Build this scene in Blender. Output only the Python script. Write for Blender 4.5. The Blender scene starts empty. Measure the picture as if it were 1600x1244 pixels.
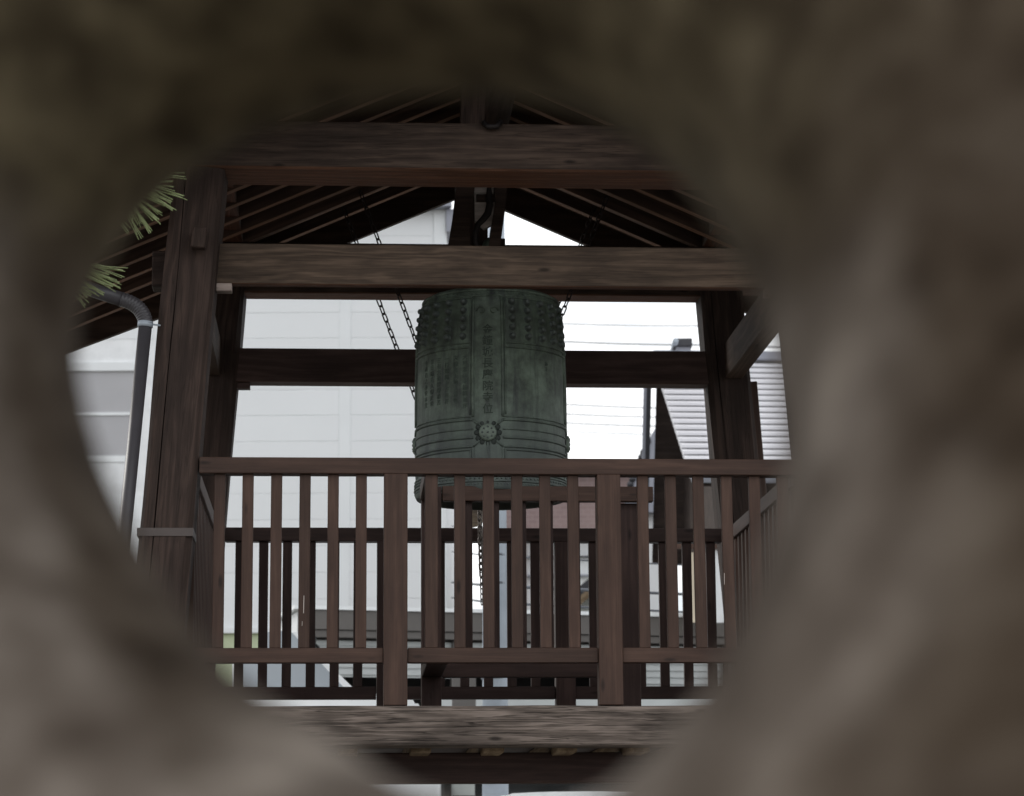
import bpy, bmesh, math, random
from mathutils import Matrix, Vector, noise
random.seed(7)
sc = bpy.context.scene
COL = sc.collection
PI = math.pi
# ------------------------------------------------------------------ camera
F, CXP, CYP = 4000.0, 800.0, 622.0          # focal length in photo pixels (90 mm on a 36 mm sensor)
PITCH, ROLL = math.atan(752 / 4000), 0.0064
CAM = Vector((0, 0, 0.9))
Fw = Vector((0, math.cos(PITCH), math.sin(PITCH)))
U0 = Vector((0, -math.sin(PITCH), math.cos(PITCH)))
R0 = Vector((1, 0, 0))
Rt = R0 * math.cos(ROLL) - U0 * math.sin(ROLL)
Up = U0 * math.cos(ROLL) + R0 * math.sin(ROLL)
cd = bpy.data.cameras.new('camera'); cam = bpy.data.objects.new('camera', cd); COL.objects.link(cam)
m = Matrix.Identity(4)
for i in range(3):
    m[i][0], m[i][1], m[i][2], m[i][3] = Rt[i], Up[i], -Fw[i], CAM[i]
cam.matrix_world = m
cd.lens = 90; cd.sensor_width = 36; cd.sensor_fit = 'HORIZONTAL'
cd.clip_start = 0.05; cd.clip_end = 3000
cd.dof.use_dof = True; cd.dof.focus_distance = 11.1; cd.dof.aperture_fstop = 5.6
sc.camera = cam
# ------------------------------------------------------------------ sky (thin overcast) and soft sun
SUN_EL, SUN_AZ = math.radians(38), math.radians(-55)      # azimuth from +Y towards +X
w = bpy.data.worlds.new('World'); sc.world = w; w.use_nodes = True
nt = w.node_tree; nt.nodes.clear()
out = nt.nodes.new('ShaderNodeOutputWorld'); bg = nt.nodes.new('ShaderNodeBackground')
sky = nt.nodes.new('ShaderNodeTexSky'); sky.sky_type = 'NISHITA'; sky.sun_disc = False
sky.sun_elevation = SUN_EL; sky.sun_rotation = SUN_AZ
tc = nt.nodes.new('ShaderNodeTexCoord'); nz = nt.nodes.new('ShaderNodeTexNoise')
mp = nt.nodes.new('ShaderNodeMapping'); mp.inputs['Scale'].default_value = (1.5, 1.5, 5)
nz.inputs['Scale'].default_value = 4.5; nz.inputs['Detail'].default_value = 6
rp = nt.nodes.new('ShaderNodeValToRGB')
rp.color_ramp.elements[0].position = 0.35; rp.color_ramp.elements[0].color = (5.0, 5.35, 5.65, 1)
rp.color_ramp.elements[1].position = 0.62; rp.color_ramp.elements[1].color = (9.6, 9.6, 9.6, 1)
mx = nt.nodes.new('ShaderNodeMix'); mx.data_type = 'RGBA'; mx.inputs[0].default_value = 0.93
nt.links.new(tc.outputs['Generated'], mp.inputs[0]); nt.links.new(mp.outputs[0], nz.inputs['Vector'])
nt.links.new(nz.outputs[0], rp.inputs[0])
nt.links.new(sky.outputs[0], mx.inputs[6]); nt.links.new(rp.outputs[0], mx.inputs[7])
nt.links.new(mx.outputs[2], bg.inputs[0]); bg.inputs[1].default_value = 0.15
nt.links.new(bg.outputs[0], out.inputs[0])
sd = bpy.data.lights.new('sun', 'SUN'); so = bpy.data.objects.new('sun', sd); COL.objects.link(so)
sd.energy = 1.4; sd.angle = math.radians(30); sd.color = (1, 0.96, 0.9)
sdir = Vector((math.sin(SUN_AZ) * math.cos(SUN_EL), math.cos(SUN_AZ) * math.cos(SUN_EL), math.sin(SUN_EL)))
so.rotation_euler = sdir.to_track_quat('Z', 'Y').to_euler()
sc.view_settings.view_transform = 'Standard'; sc.view_settings.look = 'None'
sc.view_settings.exposure = 0.16; sc.view_settings.gamma = 1.0
try: sc.view_settings.use_curve_mapping = False
except Exception: pass
# ------------------------------------------------------------------ photo geometry helpers
def ray(px, py): return Fw + Rt * ((px - CXP) / F) + Up * ((CYP - py) / F)
def W(px, py, Y):
    d = ray(px, py); return CAM + d * (Y / d.y)
YAW = math.radians(3.8)
EX = Vector((math.cos(YAW), math.sin(YAW), 0)); EY = Vector((-math.sin(YAW), math.cos(YAW), 0))
O = W(785, 1103, 10.8)
TW = Matrix.Translation(O) @ Matrix.Rotation(YAW, 4, 'Z')
def T(px, py, yl):                           # pixel to tower frame on the plane y = yl
    d = ray(px, py); t = (yl - (CAM - O).dot(EY)) / d.dot(EY); q = CAM + d * t - O
    return q.dot(EX), q.z
def TX(px, py, yl): return T(px, py, yl)[0]
def Wz(px, py, z):
    """pixel to the world at height z"""
    d = ray(px, py); return CAM + d * ((z - CAM.z) / d.z)
# ------------------------------------------------------------------ object helpers
MW = {}
def put(name, mesh, mat=None, parent=None, mw=None, kind=None):
    o = bpy.data.objects.new(name, mesh); COL.objects.link(o)
    mw = mw.copy() if mw else Matrix.Identity(4)
    if mesh is not None and mat is not None:
        if not mesh.materials: mesh.materials.append(mat)
    MW[o.name] = mw
    if parent:
        o.parent = parent; o.matrix_parent_inverse = MW[parent.name].inverted()
    o.matrix_basis = mw
    if kind: o['kind'] = kind
    return o
def tag(o, label=None, cat=None, group=None, kind=None):
    if label: o['label'] = label
    if cat: o['category'] = cat
    if group: o['group'] = group
    if kind: o['kind'] = kind
    return o
def empty(name, mw, label, cat, group=None):
    return tag(put(name, None, None, None, mw), label, cat, group)
def mesh_of(bm, name, smooth=False):
    me = bpy.data.meshes.new(name); bm.normal_update(); bm.to_mesh(me); bm.free()
    if smooth:
        for p in me.polygons: p.use_smooth = True
    return me
BOX = {}
def box_bm(sx, sy, sz, bev=0.0, c=(0, 0, 0), bm=None):
    b = bmesh.new()
    bmesh.ops.create_cube(b, size=1)
    bmesh.ops.scale(b, vec=(sx, sy, sz), verts=b.verts)
    if bev: bmesh.ops.bevel(b, geom=list(b.edges), offset=bev, segments=1, affect='EDGES', profile=0.5)
    bmesh.ops.translate(b, vec=c, verts=b.verts)
    if bm is None: return b
    me = bpy.data.meshes.new('tmp'); b.to_mesh(me); b.free(); bm.from_mesh(me); bpy.data.meshes.remove(me)
    return bm
def box_mesh(sx, sy, sz, bev, mat):
    k = (round(sx, 4), round(sy, 4), round(sz, 4), bev, mat.name)
    if k not in BOX:
        me = mesh_of(box_bm(sx, sy, sz, bev), 'box'); me.materials.append(mat); BOX[k] = me
    return BOX[k]
def frame_to(a, b, up=Vector((0, 0, 1))):
    x = (b - a).normalized()
    if abs(x.dot(up)) > 0.95: up = Vector((0, 1, 0))
    z = (up - x * up.dot(x)).normalized(); y = z.cross(x)
    M = Matrix.Identity(4)
    for i in range(3): M[i][0], M[i][1], M[i][2], M[i][3] = x[i], y[i], z[i], (a[i] + b[i]) / 2
    return M
def timber(parent, name, a, b, wy, hz, mat, bev=0.004, base=None, up=Vector((0, 0, 1))):
    """a length of squared timber from a to b; width wy sideways, hz upwards; grain runs along local X"""
    a, b = Vector(a), Vector(b)
    M = frame_to(a, b, up)
    if base: M = base @ M
    return put(name, box_mesh((b - a).length, wy, hz, bev, mat), None, parent, M)
def tube_bm(pts, r, n=8, bm=None, cap=True, closed=False):
    bm = bm or bmesh.new(); rings = []
    N = len(pts); pts = [Vector(p) for p in pts]
    rr = r if isinstance(r, (list, tuple)) else [r] * N
    prev = None
    for i, p in enumerate(pts):
        if closed: t = pts[(i + 1) % N] - pts[i - 1]
        else: t = pts[min(i + 1, N - 1)] - pts[max(i - 1, 0)]
        t.normalize()
        if prev is None:
            a = Vector((0, 0, 1)) if abs(t.z) < 0.9 else Vector((1, 0, 0))
            u = t.cross(a).normalized()
        else:
            u = (prev - t * prev.dot(t)).normalized()
        prev = u; v = t.cross(u)
        rings.append([bm.verts.new(p + (u * math.cos(2 * PI * k / n) + v * math.sin(2 * PI * k / n)) * rr[i]) for k in range(n)])
    M_ = N if closed else N - 1
    for i in range(M_):
        A, B = rings[i], rings[(i + 1) % N]
        for k in range(n): bm.faces.new((A[k], A[(k + 1) % n], B[(k + 1) % n], B[k]))
    if cap and not closed:
        bm.faces.new(rings[0][::-1]); bm.faces.new(rings[-1])
    return bm
def prism_bm(poly, y0, y1, bm=None):
    """polygon of (x, z) extruded from y0 to y1"""
    bm = bm or bmesh.new()
    a = [bm.verts.new((x, y0, z)) for x, z in poly]; b = [bm.verts.new((x, y1, z)) for x, z in poly]
    n = len(poly); bm.faces.new(a); bm.faces.new(b[::-1])
    for i in range(n): bm.faces.new((a[i], b[i], b[(i + 1) % n], a[(i + 1) % n]))
    bmesh.ops.recalc_face_normals(bm, faces=bm.faces)
    return bm
def lathe_bm(prof, n=96, bm=None):
    bm = bm or bmesh.new(); rings = []
    for r, z in prof:
        if r < 1e-5: rings.append([bm.verts.new((0, 0, z))])
        else: rings.append([bm.verts.new((r * math.cos(2 * PI * k / n), r * math.sin(2 * PI * k / n), z)) for k in range(n)])
    for A, B in zip(rings, rings[1:]):
        if len(A) == 1 and len(B) == 1: continue
        for k in range(n):
            if len(A) == 1: bm.faces.new((A[0], B[(k + 1) % n], B[k]))
            elif len(B) == 1: bm.faces.new((A[k], A[(k + 1) % n], B[0]))
            else: bm.faces.new((A[k], A[(k + 1) % n], B[(k + 1) % n], B[k]))
    bmesh.ops.recalc_face_normals(bm, faces=bm.faces)
    return bm
# ------------------------------------------------------------------ materials
class NT:
    def __init__(s, name, rough=0.7, spec=0.3, metal=0.0):
        s.m = bpy.data.materials.new(name); s.m.use_nodes = True
        s.t = s.m.node_tree; s.b = s.t.nodes['Principled BSDF']
        s.b.inputs['Roughness'].default_value = rough; s.b.inputs['Specular IOR Level'].default_value = spec
        s.b.inputs['Metallic'].default_value = metal
    def n(s, typ, **kw):
        nd = s.t.nodes.new(typ)
        for k, v in kw.items():
            if hasattr(nd, k): setattr(nd, k, v)
            else: nd.inputs[k].default_value = v
        return nd
    def l(s, a, b): s.t.links.new(a, b)
    def coord(s, scale=(1, 1, 1), rnd=True, src='Object'):
        tc = s.n('ShaderNodeTexCoord'); mp = s.n('ShaderNodeMapping'); mp.inputs['Scale'].default_value = scale
        if rnd:
            oi = s.n('ShaderNodeObjectInfo'); mu = s.n('ShaderNodeVectorMath', operation='MULTIPLY_ADD')
            cb = s.n('ShaderNodeCombineXYZ')
            for i in range(3): s.l(oi.outputs['Random'], cb.inputs[i])
            s.l(cb.outputs[0], mu.inputs[0]); mu.inputs[1].default_value = (37, 91, 53)
            s.l(tc.outputs[src], mu.inputs[2]); s.l(mu.outputs[0], mp.inputs[0])
        else: s.l(tc.outputs[src], mp.inputs[0])
        return mp.outputs[0]
    def noise(s, vec, scale=5, detail=5, rough=0.6, dist=0.0):
        nd = s.n('ShaderNodeTexNoise'); s.l(vec, nd.inputs['Vector'])
        nd.inputs['Scale'].default_value = scale; nd.inputs['Detail'].default_value = detail
        nd.inputs['Roughness'].default_value = rough; nd.inputs['Distortion'].default_value = dist
        return nd.outputs[0]
    def ramp(s, fac, stops):
        nd = s.n('ShaderNodeValToRGB'); e = nd.color_ramp.elements
        while len(e) < len(stops): e.new(0.5)
        for el, (p, c) in zip(e, stops):
            el.position = p; el.color = (*c, 1) if len(c) == 3 else c
        s.l(fac, nd.inputs[0]); return nd.outputs[0]
    def mix(s, fac, a, b, typ='MIX'):
        nd = s.n('ShaderNodeMix', data_type='RGBA', blend_type=typ)
        for i, v in ((0, fac), (6, a), (7, b)):
            if isinstance(v, (int, float)): nd.inputs[i].default_value = v
            elif isinstance(v, tuple): nd.inputs[i].default_value = (*v, 1)
            else: s.l(v, nd.inputs[i])
        return nd.outputs[2]
    def math(s, op, a, b=0.0):
        nd = s.n('ShaderNodeMath', operation=op)
        for i, v in ((0, a), (1, b)):
            if isinstance(v, (int, float)): nd.inputs[i].default_value = v
            else: s.l(v, nd.inputs[i])
        return nd.outputs[0]
    def bump(s, h, strength=0.3, dist=0.01):
        nd = s.n('ShaderNodeBump'); nd.inputs['Strength'].default_value = strength; nd.inputs['Distance'].default_value = dist
        s.l(h, nd.inputs['Height']); s.l(nd.outputs[0], s.b.inputs['Normal'])
    def col(s, c):
        if isinstance(c, tuple): s.b.inputs['Base Color'].default_value = (*c, 1)
        else: s.l(c, s.b.inputs['Base Color'])
def wood(name, dark, light, under=None, fig=0.55, grain=1.0, rough=0.75, knots=True, bump=0.35, var=0.25, spec=0.25, crack=0.0, cks=22):
    s = NT(name, rough, spec)
    v = s.coord((1, 1, 1))
    mp = s.n('ShaderNodeMapping'); mp.inputs['Scale'].default_value = (0.55, 5, 5); s.l(v, mp.inputs[0])
    warp = s.noise(mp.outputs[0], 1.5, 4, 0.55, 0.4)                      # slow warp gives cathedral figure
    wv = s.n('ShaderNodeMath', operation='MULTIPLY_ADD'); s.l(warp, wv.inputs[0]); wv.inputs[1].default_value = 30 * grain
    sp = s.n('ShaderNodeSeparateXYZ'); s.l(v, sp.inputs[0])
    zz = s.math('ADD', sp.outputs[2], sp.outputs[1]); s.l(s.math('MULTIPLY', zz, 105 * grain), wv.inputs[2])
    rings = s.math('MULTIPLY_ADD', s.math('SINE', wv.outputs[0]), 0.5); rings.node.inputs[2].default_value = 0.5
    mp2 = s.n('ShaderNodeMapping'); mp2.inputs['Scale'].default_value = (2.2, 110, 110); s.l(v, mp2.inputs[0])
    fib = s.noise(mp2.outputs[0], 2.0, 5, 0.65)
    mp3 = s.n('ShaderNodeMapping'); mp3.inputs['Scale'].default_value = (1.0, 4, 4); s.l(v, mp3.inputs[0])
    big = s.noise(mp3.outputs[0], 2.2, 4, 0.6)
    rings2 = s.math('MULTIPLY', s.math('POWER', rings, 1.6), s.ramp(big, [(0.35, (0.15, 0.15, 0.15)), (0.65, (1, 1, 1))]))
    h = s.math('ADD', s.math('MULTIPLY', rings2, fig), s.math('MULTIPLY', fib, 0.82))
    c = s.ramp(h, [(0.25, dark), (0.85, light)])
    c = s.mix(var, c, s.ramp(big, [(0.32, tuple(x * 0.35 for x in dark)), (0.68, tuple(min(1, x * 1.35) for x in light))]))
    if knots:
        mk = s.n('ShaderNodeMapping'); mk.inputs['Scale'].default_value = (2.2, 7, 7); s.l(v, mk.inputs[0])
        vo = s.n('ShaderNodeTexVoronoi'); s.l(mk.outputs[0], vo.inputs['Vector']); vo.inputs['Scale'].default_value = 1.6
        k = s.ramp(vo.outputs['Distance'], [(0.05, (1, 1, 1)), (0.13, (0, 0, 0))])
        c = s.mix(s.math('MULTIPLY', k, 0.8), c, tuple(x * 0.3 for x in dark))
    if crack:
        mc = s.n('ShaderNodeMapping'); mc.inputs['Scale'].default_value = (0.8, cks, cks); s.l(v, mc.inputs[0])
        cn = s.noise(mc.outputs[0], 1.7, 3, 0.55, 0.3)
        d = s.math('ABSOLUTE', s.math('SUBTRACT', cn, 0.5))
        ck = s.ramp(d, [(0.0, (1, 1, 1)), (0.022, (0, 0, 0))])
        c = s.mix(s.math('MULTIPLY', ck, crack), c, tuple(x * 0.15 for x in dark))
        h = s.math('SUBTRACT', h, s.math('MULTIPLY', ck, 1.2 * crack))
    if under:                                                        # undersides keep their unweathered colour
        g = s.n('ShaderNodeNewGeometry'); sx = s.n('ShaderNodeSeparateXYZ'); s.l(g.outputs['Normal'], sx.inputs[0])
        f = s.ramp(s.math('MULTIPLY', sx.outputs[2], -1.0), [(0.55, (0, 0, 0)), (0.8, (1, 1, 1))])
        cu = s.ramp(h, [(0.3, tuple(x * 0.5 for x in under)), (0.85, under)])
        c = s.mix(f, c, cu)
    oi = s.n('ShaderNodeObjectInfo'); hs_ = s.n('ShaderNodeHueSaturation')
    s.l(s.math('ADD', 0.84, s.math('MULTIPLY', oi.outputs['Random'], 0.30)), hs_.inputs['Value']); s.l(c, hs_.inputs['Color'])
    s.col(hs_.outputs[0]); s.bump(h, bump, 0.004)
    return s.m
def plain(name, c, rough=0.6, spec=0.3, metal=0.0, var=0.12, scale=3.0, bump=0.0, src='Object'):
    s = NT(name, rough, spec, metal)
    v = s.coord(src=src, rnd=src == 'Object')
    n = s.noise(v, scale, 6, 0.6)
    s.col(s.ramp(n, [(0.3, tuple(x * (1 - var) for x in c)), (0.7, tuple(min(1, x * (1 + var)) for x in c))]))
    if bump: s.bump(s.noise(v, scale * 8, 5), bump, 0.01)
    return s.m
M = {}
M['post'] = wood('dark_post_wood', (0.022, 0.014, 0.011), (0.070, 0.045, 0.036), grain=1.0, bump=0.5, crack=0.4, knots=False, var=0.22)
M['beam'] = wood('weathered_beam_wood', (0.030, 0.020, 0.014), (0.128, 0.088, 0.062), under=(0.13, 0.055, 0.032), grain=1.3, bump=0.5, crack=0.25, var=0.25)
M['beam_dark'] = wood('dark_beam_wood', (0.022, 0.014, 0.011), (0.098, 0.067, 0.051), under=(0.19, 0.080, 0.042), grain=1.0, bump=0.7, crack=0.4, var=0.3)
M['side'] = wood('side_tie_wood', (0.045, 0.029, 0.021), (0.12, 0.082, 0.062), grain=1.2, bump=0.4, var=0.25)
M['tie'] = wood('brown_tie_wood', (0.040, 0.025, 0.022), (0.095, 0.060, 0.053), under=(0.10, 0.055, 0.04), grain=1.0, knots=False, bump=0.2)
M['rail'] = wood('stained_rail_wood', (0.044, 0.023, 0.016), (0.102, 0.057, 0.041), grain=1.0, fig=0.3, bump=0.15, rough=0.6, var=0.22, spec=0.3)
M['rail_old'] = wood('dark_stained_wood', (0.035, 0.019, 0.016), (0.068, 0.040, 0.034), grain=1.0, bump=0.15, rough=0.6, var=0.2)
M['sill'] = wood('silvered_sill_wood', (0.04, 0.030, 0.024), (0.25, 0.20, 0.17), grain=1.5, fig=0.75, bump=1.0, crack=0.6, var=0.4, cks=46, rough=0.85)
M['rafter'] = wood('rafter_wood', (0.036, 0.022, 0.017), (0.09, 0.055, 0.042), under=(0.30, 0.165, 0.105), grain=0.8, knots=False, bump=0.2)
M['board'] = wood('roof_board_wood', (0.032, 0.020, 0.015), (0.082, 0.052, 0.040), grain=0.8, knots=False, bump=0.2)
M['joist'] = wood('pale_joist_wood', (0.14, 0.09, 0.05), (0.36, 0.27, 0.18), grain=0.8, knots=False, bump=0.3)
M['pale'] = wood('pale_weathered_wood', (0.14, 0.10, 0.085), (0.42, 0.34, 0.30), grain=1.2, knots=False, bump=0.5, var=0.35)
M['bleached'] = wood('bleached_wood', (0.30, 0.25, 0.22), (0.72, 0.63, 0.58), grain=1.2, knots=False, bump=0.4)
M['iron'] = plain('dark_iron', (0.03, 0.025, 0.025), 0.6, 0.4, 0.6, 0.3, 20)
M['chain'] = plain('chain_iron', (0.045, 0.032, 0.03), 0.6, 0.4, 0.5, 0.3, 20)
M['chain2'] = plain('galvanised_chain', (0.22, 0.19, 0.17), 0.5, 0.4, 0.6, 0.2, 20)
M['pipe'] = plain('dark_pvc', (0.062, 0.058, 0.064), 0.35, 0.45, 0, 0.15, 6)
M['steel'] = plain('zinc_steel', (0.42, 0.47, 0.53), 0.55, 0.4, 0.2, 0.1, 5)
M['band'] = plain('brown_sheet_band', (0.085, 0.068, 0.062), 0.45, 0.4, 0.2, 0.15, 8)
# bronze with patina: streaks run down, darker at the foot
def bronze():
    s = NT('patinated_bronze', 0.58, 0.4, 0.15)
    v = s.coord(rnd=False)
    a = s.noise(v, 9, 8, 0.7)
    mp = s.n('ShaderNodeMapping'); mp.inputs['Scale'].default_value = (20, 20, 2.2); s.l(v, mp.inputs[0])
    st = s.noise(mp.outputs[0], 1.5, 5, 0.6)
    c = s.ramp(a, [(0.32, (0.045, 0.055, 0.044)), (0.47, (0.092, 0.118, 0.090)), (0.66, (0.165, 0.215, 0.165))])
    c = s.mix(s.ramp(st, [(0.48, (0, 0, 0)), (0.72, (0.8, 0.8, 0.8))]), c, (0.030, 0.030, 0.034))
    st2 = s.noise(mp.outputs[0], 3.1, 4, 0.6)
    c = s.mix(s.ramp(st2, [(0.6, (0, 0, 0)), (0.8, (0.5, 0.5, 0.5))]), c, (0.11, 0.15, 0.135))
    sp = s.n('ShaderNodeSeparateXYZ'); s.l(v, sp.inputs[0])
    z = s.math('ADD', sp.outputs[2], s.math('MULTIPLY', st, 0.25))
    f = s.ramp(z, [(0.26, (0.65, 0.65, 0.65)), (0.62, (0, 0, 0))])
    c = s.mix(f, c, (0.105, 0.120, 0.118))
    s.col(c); s.bump(s.noise(v, 60, 5, 0.7), 0.25, 0.002)
    return s.m
M['bronze'] = bronze()
M['bronze_ring'] = plain('bronze_recess', (0.035, 0.043, 0.038), 0.6, 0.3, 0.1, 0.3, 25)
M['bronze_faint'] = plain('bronze_faint_engraving', (0.062, 0.080, 0.065), 0.7, 0.2, 0, 0.3, 20)
M['bronze_dark'] = plain('bronze_engraving', (0.050, 0.064, 0.051), 0.7, 0.2, 0, 0.2, 20)
M['bronze_pale'] = plain('bronze_worn', (0.15, 0.185, 0.15), 0.5, 0.4, 0.2, 0.25, 25)
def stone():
    s = NT('rough_stone_painted_light', 0.92, 0.12)
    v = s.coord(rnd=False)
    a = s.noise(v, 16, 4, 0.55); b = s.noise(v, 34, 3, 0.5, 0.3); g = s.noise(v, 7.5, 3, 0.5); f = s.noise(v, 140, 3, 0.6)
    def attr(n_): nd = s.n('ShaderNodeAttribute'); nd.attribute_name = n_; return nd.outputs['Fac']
    # pale mottled tones that paint the light on the rim
    lit_tone = s.ramp(a, [(0.34, (0.062, 0.047, 0.036)), (0.46, (0.110, 0.088, 0.071)), (0.57, (0.168, 0.140, 0.117)), (0.70, (0.27, 0.228, 0.188))])
    # brown and olive mottled tones that paint the shade on the outer face
    shade_tone = s.ramp(s.math('ADD', s.math('MULTIPLY', b, 0.6), s.math('MULTIPLY', a, 0.4)), [(0.36, (0.026, 0.017, 0.010)), (0.5, (0.052, 0.037, 0.025)), (0.64, (0.084, 0.065, 0.048))])
    olive_tone = s.ramp(b, [(0.34, (0.045, 0.034, 0.019)), (0.66, (0.145, 0.117, 0.070))])
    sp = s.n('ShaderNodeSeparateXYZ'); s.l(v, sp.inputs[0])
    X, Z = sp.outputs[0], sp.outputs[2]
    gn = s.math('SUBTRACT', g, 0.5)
    # light painted on the throat's right and lower rim, shade further out and above
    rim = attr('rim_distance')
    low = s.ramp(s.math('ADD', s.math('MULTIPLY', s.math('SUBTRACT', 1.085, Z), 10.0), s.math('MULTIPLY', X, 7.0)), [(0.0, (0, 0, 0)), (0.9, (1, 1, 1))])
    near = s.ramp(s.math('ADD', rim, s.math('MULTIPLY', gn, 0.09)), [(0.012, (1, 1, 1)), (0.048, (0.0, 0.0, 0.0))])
    lit_mask = s.math('MULTIPLY', low, near)
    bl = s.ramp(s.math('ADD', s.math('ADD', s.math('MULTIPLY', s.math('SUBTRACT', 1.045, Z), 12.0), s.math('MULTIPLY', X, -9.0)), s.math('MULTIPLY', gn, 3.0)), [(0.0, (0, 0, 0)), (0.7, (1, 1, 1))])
    # at left and lower left a dark band along the lip, painted light beyond
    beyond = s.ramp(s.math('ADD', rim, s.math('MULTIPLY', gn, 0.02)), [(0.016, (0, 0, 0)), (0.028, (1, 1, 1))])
    lit_mask = s.math('MAXIMUM', lit_mask, s.math('MULTIPLY', bl, beyond))
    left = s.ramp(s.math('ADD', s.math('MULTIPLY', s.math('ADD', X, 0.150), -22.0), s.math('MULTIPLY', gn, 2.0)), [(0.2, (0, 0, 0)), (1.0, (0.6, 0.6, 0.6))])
    lit_mask = s.math('MAXIMUM', lit_mask, s.math('MULTIPLY', left, beyond))
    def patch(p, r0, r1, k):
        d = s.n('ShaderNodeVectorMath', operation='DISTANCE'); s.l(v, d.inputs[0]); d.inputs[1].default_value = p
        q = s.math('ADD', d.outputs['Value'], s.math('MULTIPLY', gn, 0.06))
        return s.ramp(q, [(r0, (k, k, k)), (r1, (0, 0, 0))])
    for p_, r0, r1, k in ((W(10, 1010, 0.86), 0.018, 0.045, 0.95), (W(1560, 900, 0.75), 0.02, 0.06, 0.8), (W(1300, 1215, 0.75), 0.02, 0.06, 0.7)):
        lit_mask = s.math('MULTIPLY', lit_mask, s.math('SUBTRACT', 1.0, patch(p_, r0, r1, k)))
    c = s.mix(lit_mask, shade_tone, lit_tone)
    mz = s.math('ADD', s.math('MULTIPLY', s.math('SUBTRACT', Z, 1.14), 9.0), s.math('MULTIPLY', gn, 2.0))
    c = s.mix(s.ramp(mz, [(0.0, (0, 0, 0)), (0.7, (0.92, 0.92, 0.92))]), c, s.mix(s.ramp(X, [(0.04, (0, 0, 0)), (0.17, (0.85, 0.85, 0.85))]), olive_tone, shade_tone))  # olive crown, with painted shade towards its upper right
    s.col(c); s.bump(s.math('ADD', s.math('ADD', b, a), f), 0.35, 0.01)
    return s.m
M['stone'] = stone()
M['white_siding'] = plain('white_siding', (0.84, 0.855, 0.865), 0.5, 0.3, 0, 0.025, 0.5)
M['white_trim'] = plain('white_trim', (0.84, 0.86, 0.87), 0.5, 0.3, 0, 0.02, 2)
M['joint'] = plain('siding_joint', (0.86, 0.87, 0.88), 0.7)
M['grey_panel'] = plain('grey_shutter_panel', (0.46, 0.455, 0.47), 0.5, 0.3, 0, 0.05, 2)
M['pale_green'] = plain('pale_green_paint', (0.56, 0.62, 0.42), 0.7, 0.2, 0, 0.06, 2)
M['brown_fascia'] = plain('grey_brown_fascia', (0.135, 0.125, 0.118), 0.5, 0.3, 0.2, 0.06, 2)
M['corr'] = plain('light_corrugated_metal', (0.50, 0.52, 0.52), 0.4, 0.4, 0.3, 0.08, 2)
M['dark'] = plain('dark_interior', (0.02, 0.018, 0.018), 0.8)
M['metal_roof'] = plain('grey_metal_roof', (0.70, 0.69, 0.72), 0.38, 0.5, 0.2, 0.04, 1)
M['roof_edge'] = plain('dark_verge_metal', (0.055, 0.055, 0.062), 0.45, 0.4, 0.3, 0.1, 3)
M['brown_wall'] = wood('brown_gable_wood', (0.03, 0.022, 0.019), (0.065, 0.047, 0.041), knots=False, bump=0.2)
M['cream'] = plain('cream_render', (0.72, 0.62, 0.48), 0.8, 0.2, 0, 0.05, 3)
M['white'] = plain('white_paint', (0.78, 0.79, 0.80), 0.5, 0.4, 0, 0.03, 2)
M['tile_wall'] = None
M['gutter'] = plain('blue_grey_gutter', (0.30, 0.31, 0.36), 0.4, 0.4, 0.1, 0.08, 3)
M['wire'] = plain('grey_cable', (0.12, 0.13, 0.15), 0.6)
M['van'] = plain('silver_car_paint', (0.36, 0.38, 0.36), 0.3, 0.5, 0.4, 0.04, 2)
M['carwhite'] = plain('white_car_paint', (0.75, 0.76, 0.76), 0.25, 0.5, 0, 0.03, 2)
M['rubber'] = plain('tyre_rubber', (0.02, 0.02, 0.02), 0.8)
M['needle'] = plain('pine_needle', (0.23, 0.27, 0.12), 0.5, 0.3, 0, 0.35, 40)
M['bark'] = plain('pine_bark', (0.09, 0.055, 0.04), 0.9, 0.2, 0, 0.4, 12, 0.6)
M['seam'] = plain('dark_seam', (0.03, 0.03, 0.03), 0.7)
def glass(name, c, rough=0.05):
    s = NT(name, rough, 0.8); s.b.inputs['Base Color'].default_value = (*c, 1); return s.m
M['glass'] = glass('dark_car_glass', (0.02, 0.022, 0.022))
M['glass_sky'] = glass('cab_glass_painted_sky', (0.38, 0.42, 0.46), 0.15)  # sky reflection painted into the glass colour
def brick():
    s = NT('red_brown_tiled_wall', 0.7, 0.3)
    v = s.coord(rnd=False, src='Object')
    n = s.noise(v, 0.8, 5)
    mp = s.n('ShaderNodeMapping'); mp.inputs['Rotation'].default_value = (PI / 2, 0, 0); s.l(v, mp.inputs[0])
    bt = s.n('ShaderNodeTexBrick'); s.l(mp.outputs[0], bt.inputs['Vector']); bt.inputs['Scale'].default_value = 3.0
    bt.inputs['Color1'].default_value = (0.27, 0.19, 0.19, 1); bt.inputs['Color2'].default_value = (0.31, 0.22, 0.215, 1)
    bt.inputs['Mortar'].default_value = (0.36, 0.28, 0.27, 1)
    s.col(s.mix(0.25, bt.outputs[0], s.ramp(n, [(0.3, (0.2, 0.13, 0.12)), (0.7, (0.4, 0.32, 0.3))])))
    return s.m
M['tile_wall'] = brick()
def ground_mat():
    s = NT('gravelly_asphalt', 0.9, 0.2); v = s.coord(rnd=False)
    s.col(s.ramp(s.noise(v, 0.6, 8, 0.7), [(0.3, (0.10, 0.095, 0.085)), (0.7, (0.19, 0.175, 0.155))])); s.bump(s.noise(v, 30, 4), 0.4, 0.02)
    return s.m
# ------------------------------------------------------------------ ground
bm = bmesh.new(); bmesh.ops.create_grid(bm, x_segments=8, y_segments=8, size=1500)
put('ground', mesh_of(bm, 'ground'), ground_mat(), kind='structure')

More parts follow.
